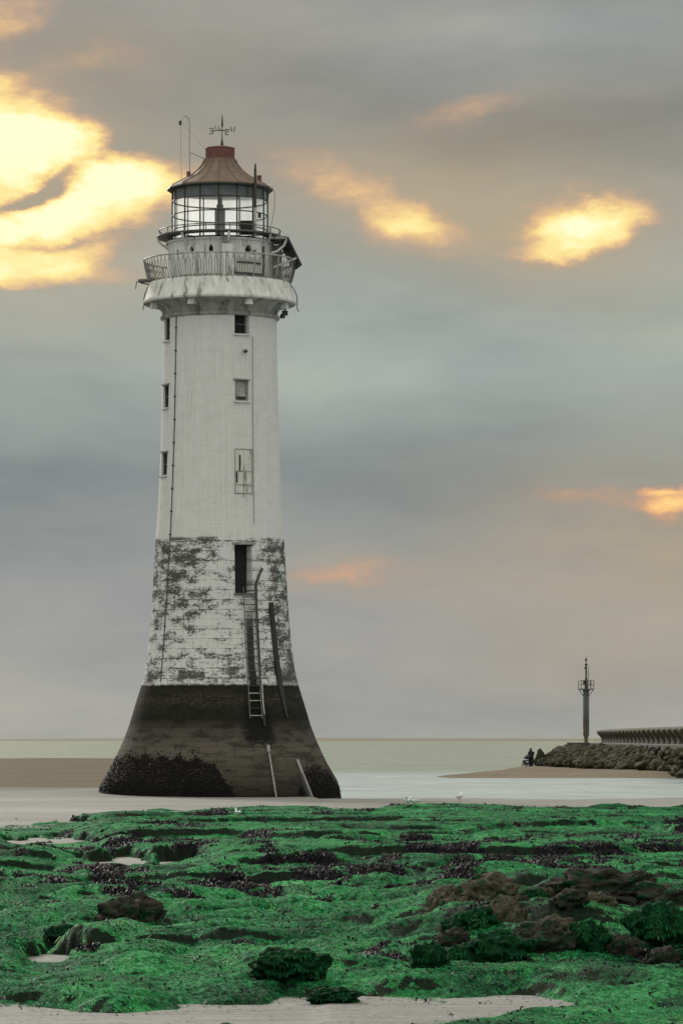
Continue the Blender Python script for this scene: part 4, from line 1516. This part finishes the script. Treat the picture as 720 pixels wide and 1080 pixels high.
TOT = sum((b - a).length for a, b in zip(path[:-1], path[1:]))
ZL = 2.02
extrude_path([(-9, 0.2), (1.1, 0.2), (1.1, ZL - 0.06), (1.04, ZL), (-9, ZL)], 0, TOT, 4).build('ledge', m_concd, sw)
# the ledge runs on past the blocks to the beacon
mb = MB()
mb.add([Vector(p) - swo for p in ((23.2, 391, .2), (27.5, 391, .2), (27.5, 386, .2), (25.0, 386, .2), (23.2, 391, ZL - .02), (27.5, 391, ZL - .02), (27.5, 386, ZL - .02), (25.0, 386, ZL - .02))],
       [(3, 2, 1, 0), (4, 5, 6, 7), (0, 1, 5, 4), (1, 2, 6, 5), (2, 3, 7, 6), (3, 0, 4, 7)])
mb.build('end_slab', m_concd, sw)
ZT = 3.26
extrude_path([(-8.5, ZL - 0.01), (-0.55, ZL - 0.01), (-0.5, ZT - 0.25), (-0.7, ZT - 0.06), (-8.5, ZT - 0.06)], 6, TOT, 3).build('wall_body', m_conc, sw)


def lobe(s, L):
    """one rounded, overhanging block of the wave wall"""
    p, d = path_at(s)
    out = Vector((d.y, -d.x, 0))
    mb = MB()
    vs, fs = [], []
    rows = [(0.0, 0.30, 0.42), (0.22, 0.26, 0.34), (0.45, 0.38, 0.34), (0.66, 0.66, 0.39), (0.84, 0.80, 0.43), (0.94, 0.76, 0.42), (1.02, 0.56, 0.38), (1.06, 0.1, 0.30)]
    n = 12
    for zf, o_, hl in rows:
        for k in range(n + 1):
            a = PI * k / n
            al = -math.cos(a)
            # rounded plan; the foot trails off along the wall as a skewed buttress
            skew = (1 - zf) * 0.30 * L
            vs.append(p + d * (al * hl * L - skew) + out * (-0.6 + (0.6 + o_) * math.sin(a) ** 0.55) + Vector((0, 0, ZL - 0.02 + zf * (ZT - ZL) + random.uniform(-.015, .015))) - swo)
    m = n + 1
    for i in range(len(rows) - 1):
        for k in range(n):
            fs.append((i * m + k, (i + 1) * m + k, (i + 1) * m + k + 1, i * m + k + 1))
    fs.append(tuple(range((len(rows) - 1) * m, len(rows) * m)))
    return mb.add(vs, fs)


s = 7.0
while s < TOT - 4:
    lobe(s + 2.6, 5.2).build('wall_block', m_conc, sw, 60)
    s += 5.3

# ------------------------------------------------------------------ boulder bank below the wall
foot = [(18.5, 353), (18.35, 345), (19.4, 322), (21.2, 300), (22.7, 282), (23.4, 266), (23.6, 245), (23.7, 215)]
crest = [(22.6, 393), (23.6, 388), (24.6, 368), (24.2, 340), (23.8, 310), (23.62, 280), (23.7, 250), (23.8, 215)]


def bank_pt(a, b):
    """a along 0..1, b from foot 0 to crest 1"""
    i = a * (len(foot) - 1)
    k = min(int(i), len(foot) - 2)
    f_ = i - k
    P0 = Vector((*foot[k], 0)).lerp(Vector((*foot[k + 1], 0)), f_)
    P1 = Vector((*crest[k], 0)).lerp(Vector((*crest[k + 1], 0)), f_)
    p = P0.lerp(P1, b)
    endf = min(1, 0.35 + a * 5.0)
    z0 = float(beach_h(np.array([P0.x]), np.array([P0.y]))[0])
    p.z = z0 + (1.42 * (0.62 + 0.38 * endf) - z0) * (b ** 0.7)
    return p


vs = [bank_pt(i / 39, j / 9) - Vector((0, 0, 0.28)) for i in range(40) for j in range(10)]
fs = [(i * 10 + j, (i + 1) * 10 + j, (i + 1) * 10 + j + 1, i * 10 + j + 1) for i in range(39) for j in range(9)]
tag(MB().add(vs, fs).build('rubble_bank_terrain', m_armg), kind='structure')
protos = [rock_mesh('armour_boulder', 31 + k * 5.3, m_arm if k % 2 else m_armg, 3, 0.40, 0.22) for k in range(8)]
cnt = 0
GRP = 'armour boulders banked below the sea wall'
LAB = 'rough grey boulder piled in the bank below the sea wall'
for ia in range(60):
    a = (ia + 0.4) / 60
    for jb in range(5):
        aa = min(0.999, max(0, a + random.uniform(-0.008, 0.008)))
        bb = min(1.0, max(0.0, (jb + 0.35 + random.uniform(-0.25, 0.25)) / 4.7))
        p = bank_pt(aa, bb)
        u = p.x / p.y * F + 360
        if u > 742 or (ia > 40 and jb in (1, 3)):
            continue
        o = link('armour_boulder', protos[cnt % 8])
        sz = random.uniform(0.36, 0.66) * (1.12 if jb == 0 else 1.0)
        o.scale = (sz * random.uniform(0.9, 1.4), sz * random.uniform(0.9, 1.5), sz * random.uniform(0.65, 0.95))
        o.rotation_euler = (random.uniform(-.4, .4), random.uniform(-.4, .4), random.uniform(0, 6.28))
        o.location = p + Vector((0, 0, 0.02))
        tag(o, LAB, 'boulder', GRP)
        cnt += 1
print('armour boulders', cnt)
o = link('armour_boulder', rock_mesh('armour_boulder', 77, m_armg, 4, 0.3, 0.15))
o.scale = (0.42, 0.5, 0.98)
o.location = at(569, 800.5, 352)
tag(o, 'tall upright boulder at the outer tip of the bank nearest the person', 'boulder', GRP)

# ------------------------------------------------------------------ beacon
BY = 396.0
bx_, bz0 = (617.6 - 360) / F * BY, 0.4
K = BY / F
bc = empty('navigation_beacon', (bx_, BY, bz0), 'slim grey and rusty beacon post with railed platform behind the sea wall end', 'beacon')


def bz(py):
    return CH + (HZ - py) * K - bz0


m_pile, t, b = new_mat('pile_paint')
oc = obj_coord(t)
zz_ = t.xyz(oc)[2]
nn = t.noise(oc, 3.0, 6, 0.6)
cc = t.ramp(t.math('DIVIDE', t.math('ADD', zz_, t.math('MULTIPLY', nn, 0.5)), 9.0), [(0.20, (0.10, 0.068, 0.045)), (0.42, (0.085, 0.055, 0.040)), (0.46, (0.035, 0.034, 0.036)), (0.50, (0.07, 0.078, 0.085)), (0.8, (0.12, 0.135, 0.145))])
t.put(b.inputs['Base Color'], cc)
b.inputs['Roughness'].default_value = 0.55
MB().lathe([(0.20, 0), (0.20, bz(778.5)), (0.315, bz(775)), (0.325, bz(774)), (0.325, bz(733)), (0.30, bz(728)), (0.28, bz(727.4))], 20).build('pile', m_pile, bc)
MB().lathe([(0.26, bz(727.8)), (0.85, bz(727.4)), (0.87, bz(726.4)), (0.1, bz(726.3))], 16).build('platform', m_dgrey, bc)
for k in range(8):
    a0 = 2 * PI * (k + 0.5) / 8
    if k % 2 == 0:
        MB().tube([pol(0.30, a0, bz(734.5)), pol(0.80, a0, bz(727.6))], 0.04, 5).build('brace', m_dgrey, bc)
mb = MB()
for k in range(10):
    a0 = 2 * PI * k / 10
    mb.tube([pol(0.84, a0, bz(726.4)), pol(0.84, a0, bz(717.8))], 0.022, 4)
for y in (717.8, 722):
    mb.tube([pol(0.84, 2 * PI * i / 20, bz(y)) for i in range(20)], 0.02, 4, True)
mb.build('platform_railing', m_dgrey, bc)
MB().lathe([(0.17, bz(726.4)), (0.17, bz(718)), (0.12, bz(715.5)), (0.085, bz(714)), (0.085, bz(702)), (0.15, bz(701.4)), (0.15, bz(700.2)), (0.05, bz(699.8)), (0.03, bz(698.2))], 12).build('mast', m_dark, bc)
MB().lathe([(0.03, bz(698.4)), (0.14, bz(696)), (0.13, bz(695.2)), (0.04, bz(693.8)), (0.02, bz(692.8))], 12).build('beacon_lamp', m_dgrey, bc)
mb = MB()
mb.tube([Vector((0.23, 0, bz(726))), Vector((0.23, 0, bz(703.5)))], 0.03, 5)
mb.tube([Vector((0.05, 0, bz(709))), Vector((0.23, 0, bz(709)))], 0.02, 4)
mb.box((-0.11, -0.05, bz(704.6)), (0.16, 0.14, 0.2))
mb.box((-0.22, -0.1, bz(720)), (0.22, 0.2, 0.42))
mb.box((0.42, -0.1, bz(721)), (0.1, 0.2, 0.62))
mb.build('signal_equipment', m_dark, bc)
mb = MB()
for s in (-0.1, 0.1):
    mb.tube([Vector((s - 0.02, -0.42, bz(776))), Vector((s - 0.02, -0.42, bz(727)))], 0.018, 4)
for q in range(22):
    y = 774 - q * 2.1
    mb.tube([Vector((-0.12, -0.42, bz(y))), Vector((0.08, -0.42, bz(y)))], 0.014, 4)
mb.build('ladder', m_dgrey, bc)


# ------------------------------------------------------------------ person and pushchair
def skin_body(name, verts, edges, radii, mat, root=0, lvl=2):
    me = bpy.data.meshes.new(name)
    me.from_pydata(verts, edges, [])
    o = bpy.data.objects.new(name + '_tmp', me)
    col.objects.link(o)
    o.modifiers.new('s', 'SKIN')
    sv = me.skin_vertices[0].data
    for i, r in enumerate(radii):
        sv[i].radius = (r if isinstance(r, tuple) else (r, r))
        sv[i].use_root = (i == root)
    ss = o.modifiers.new('d', 'SUBSURF')
    ss.levels = ss.render_levels = lvl
    dg = bpy.context.evaluated_depsgraph_get()
    m2 = bpy.data.meshes.new_from_object(o.evaluated_get(dg))
    bpy.data.objects.remove(o)
    m2.name = name
    m2.materials.clear()
    m2.materials.append(mat)
    m2.polygons.foreach_set('use_smooth', [True] * len(m2.polygons))
    return m2


m_coat = simple('dark_coat', (0.012, 0.013, 0.020), 0.8)
m_trou = simple('dark_trousers', (0.014, 0.014, 0.016), 0.85)
m_skin = simple('skin', (0.36, 0.21, 0.15), 0.6, var=0.1)
m_hair = simple('dark_hair', (0.015, 0.012, 0.010), 0.7)
PYD = 348.0
pp_ = at(559.6, 808.3, PYD)
gz0 = float(beach_h(np.array([pp_.x]), np.array([PYD]))[0])
prs = empty('person', (pp_.x, PYD, gz0), 'person in dark coat and trousers standing behind a pushchair on the sand', 'person', None, R(50))
prs.scale = (1.3, 1.3, 1.0)
# figure faces -x (toward the pushchair)
V_ = [(0, 0, .86), (0, 0, 1.05), (-.01, 0, 1.25), (-.02, 0, 1.36), (-.04, 0, 1.42), (-.06, 0, 1.52), (-.06, 0, 1.60),
      (0, .09, .80), (.02, .10, .45), (.05, .10, .06), (-.10, .11, .03),
      (0, -.09, .80), (-.06, -.10, .45), (-.03, -.10, .06), (-.18, -.11, .03),
      (0, .18, 1.31), (.0, .23, 1.05), (-.20, .20, .93), (-.27, .19, .93),
      (0, -.18, 1.31), (.0, -.23, 1.05), (-.20, -.20, .93), (-.27, -.19, .93)]
E2 = [(0, 1), (1, 2), (2, 3), (3, 4), (4, 5), (5, 6), (0, 7), (7, 8), (8, 9), (9, 10), (0, 11), (11, 12), (12, 13), (13, 14),
      (3, 15), (15, 16), (16, 17), (17, 18), (3, 19), (19, 20), (20, 21), (21, 22)]
RR = [(.17, .21), (.17, .20), (.18, .22), (.12, .16), .065, .115, .09, .12, .085, .06, .05, .12, .085, .06, .05,
      .08, .065, .05, .04, .08, .065, .05, .04]
link('body', skin_body('body', V_, E2, RR, m_coat), prs)
bm_h = MB()
bm_h.lathe([(0.02, .13), (.085, .10), (.105, .03), (.10, -.03), (.06, -.08)], 14, False, (-.045, 0, 1.56))
bm_h.build('hair', m_hair, prs)
MB().box((-.160, 0, 1.545), (.03, .10, .13), None, 0.8).build('face', m_skin, prs)
mb = MB()
for s in (-1, 1):
    mb.lathe([(.085, .06), (.10, .40), (.115, .84)], 12, True, (0, s * .10, 0))
mb.build('trousers', m_trou, prs)
m_pram = simple('pram_cloth', (0.020, 0.024, 0.038), 0.8)
pc = empty('pushchair', (pp_.x - 0.44, PYD - 0.40, gz0), 'small dark pushchair with pale blanket in front of the standing person', 'pushchair', None, R(40))
mb = MB()
N_h = 10
vs, fs = [], []
for i in range(N_h + 1):
    a = R(-10) + R(115) * i / N_h
    for j in range(7):
        b_ = -1 + 2 * j / 6
        vs.append((0.12 - 0.34 * math.cos(a) * (1 - .12 * b_ * b_) + 0.06, b_ * .22, .74 + .33 * math.sin(a) * (1 - .18 * b_ * b_)))
for i in range(N_h):
    for j in range(6):
        fs.append((i * 7 + j, i * 7 + j + 1, (i + 1) * 7 + j + 1, (i + 1) * 7 + j))
mb.add(vs, fs)
hood = mb.build('hood', m_pram, pc)
mb = MB()
mb.box((0.0, 0, .52), (.52, .40, .12))
mb.box((.20, 0, .70), (.10, .40, .34), Matrix.Rotation(R(14), 3, 'Y'))
mb.box((-.28, 0, .40), (.14, .36, .16))
mb.box((.02, 0, .27), (.40, .36, .18))
mb.build('seat', m_pram, pc)
MB().box((-.06, 0, .615), (.34, .36, .08), Matrix.Rotation(R(6), 3, 'Y'), 0.85).build('blanket', m_white, pc)
mb = MB()
for s in (-.22, .22):
    mb.tube([(.48, s, .98), (.36, s, .90), (-.26, s, .14)], .016, 5)
    mb.tube([(.26, s, .14), (.10, s, .46)], .016, 5)
    mb.tube([(-.26, s, .14), (.26, s, .14)], .014, 5)
mb.tube([(.48, -.22, .98), (.48, .22, .98)], .018, 6)
mb.build('frame', m_dark, pc)
for x in (-.27, .27):
    for s in (-.24, .24):
        MB().tube([(x + .12 * math.cos(2 * PI * i / 16), s, .14 + .12 * math.sin(2 * PI * i / 16)) for i in range(16)], .025, 6, True).build('wheel', m_black, pc)


# ------------------------------------------------------------------ gulls
m_gw = simple('gull_white', (0.74, 0.75, 0.75), 0.7, var=0.08)
m_gg = simple('gull_grey', (0.50, 0.53, 0.55), 0.7, var=0.1)
m_gy = simple('gull_beak', (0.45, 0.30, 0.06), 0.5)


def gull(loc, label, rz, scale=1.0, sitting=False, group=None):
    g = empty('gull', loc, label, 'gull', group, rz)
    g.scale = (scale,) * 3
    hb = 0.11 if sitting else 0.20
    # one continuous body from tail to beak root, along +x
    sec = [(-.30, .02, .012, .03), (-.22, .03, .03, .05), (-.12, .01, .072, .075), (0, 0, .09, .09), (.10, .015, .085, .088), (.17, .05, .058, .066),
           (.20, .10, .040, .045), (.215, .15, .040, .042), (.235, .185, .044, .043), (.27, .195, .034, .032), (.295, .19, .014, .014)]
    vs, fs = [], []
    n = 12
    for x, z, ry, rz_ in sec:
        for k in range(n):
            a = 2 * PI * k / n
            vs.append((x, ry * math.cos(a), hb + z + rz_ * math.sin(a)))
    for i in range(len(sec) - 1):
        for k in range(n):
            fs.append((i * n + k, i * n + (k + 1) % n, (i + 1) * n + (k + 1) % n, (i + 1) * n + k))
    fs.append(tuple(range(n - 1, -1, -1)))
    fs.append(tuple((len(sec) - 1) * n + k for k in range(n)))
    MB().add(vs, fs).build('body', m_gw, g, None)
    for s in (-1, 1):
        P = [(.12, s * .075, hb + .05), (.02, s * .085, hb + .055), (-.12, s * .07, hb + .06), (-.26, s * .035, hb + .055), (-.36, s * .01, hb + .05)]
        MB().tube(P, [.03, .055, .05, .03, .008], 8).build('wing', m_gg, g)
        if not sitting:
            MB().tube([(.0, s * .035, hb - .06), (.0, s * .035, .01), (.05, s * .035, 0.0)], .009, 5).build('leg', m_gy, g)
    MB().tube([(.285, 0, hb + .19), (.32, 0, hb + .185), (.345, 0, hb + .172)], [.014, .011, .004], 6).build('beak', m_gy, g)
    return g


def shelf_top(px, py):
    """first visible point of the shelf or sand along the photograph's ray"""
    for Yq in np.arange(60, 175, 0.25):
        x = (px - 360) / F * Yq
        z = CH - (py - HZ) / F * Yq
        s = max(float(shelf_h(np.array([x]), np.array([Yq]))[0]) if Yq < 150 else -9, float(beach_h(np.array([x]), np.array([Yq]))[0]))
        if z <= s:
            return Vector((x, Yq, s))
    return Vector(((px - 360) / F * 160, 160, 0))


gull(shelf_top(430.5, 851) + Vector((0, 0, 0.05)), 'white gull sitting on the far weed edge, head raised, front one of two', R(-112), 0.86, True)
gull(shelf_top(435.5, 850.5) + Vector((0.06, 0.3, 0.05)), 'white gull with grey back sitting close behind another gull', R(-152), 0.72, True)
gull(shelf_top(484, 846), 'lone white gull standing on the wet sand beyond the weed', R(70), 0.92)
gull(shelf_top(250.5, 866), 'small white gull standing on green weed below the lighthouse foot', R(110), 0.6)

# ------------------------------------------------------------------ render settings
vs_set = scene.view_settings
vs_set.view_transform = 'Standard'
vs_set.look = 'None'
vs_set.exposure = 0.0
vs_set.gamma = 1.0
vs_set.use_curve_mapping = False
scene.display_settings.display_device = 'sRGB'
scene.cycles.max_bounces = 6
scene.cycles.transparent_max_bounces = 12
scene.cycles.use_denoising = True
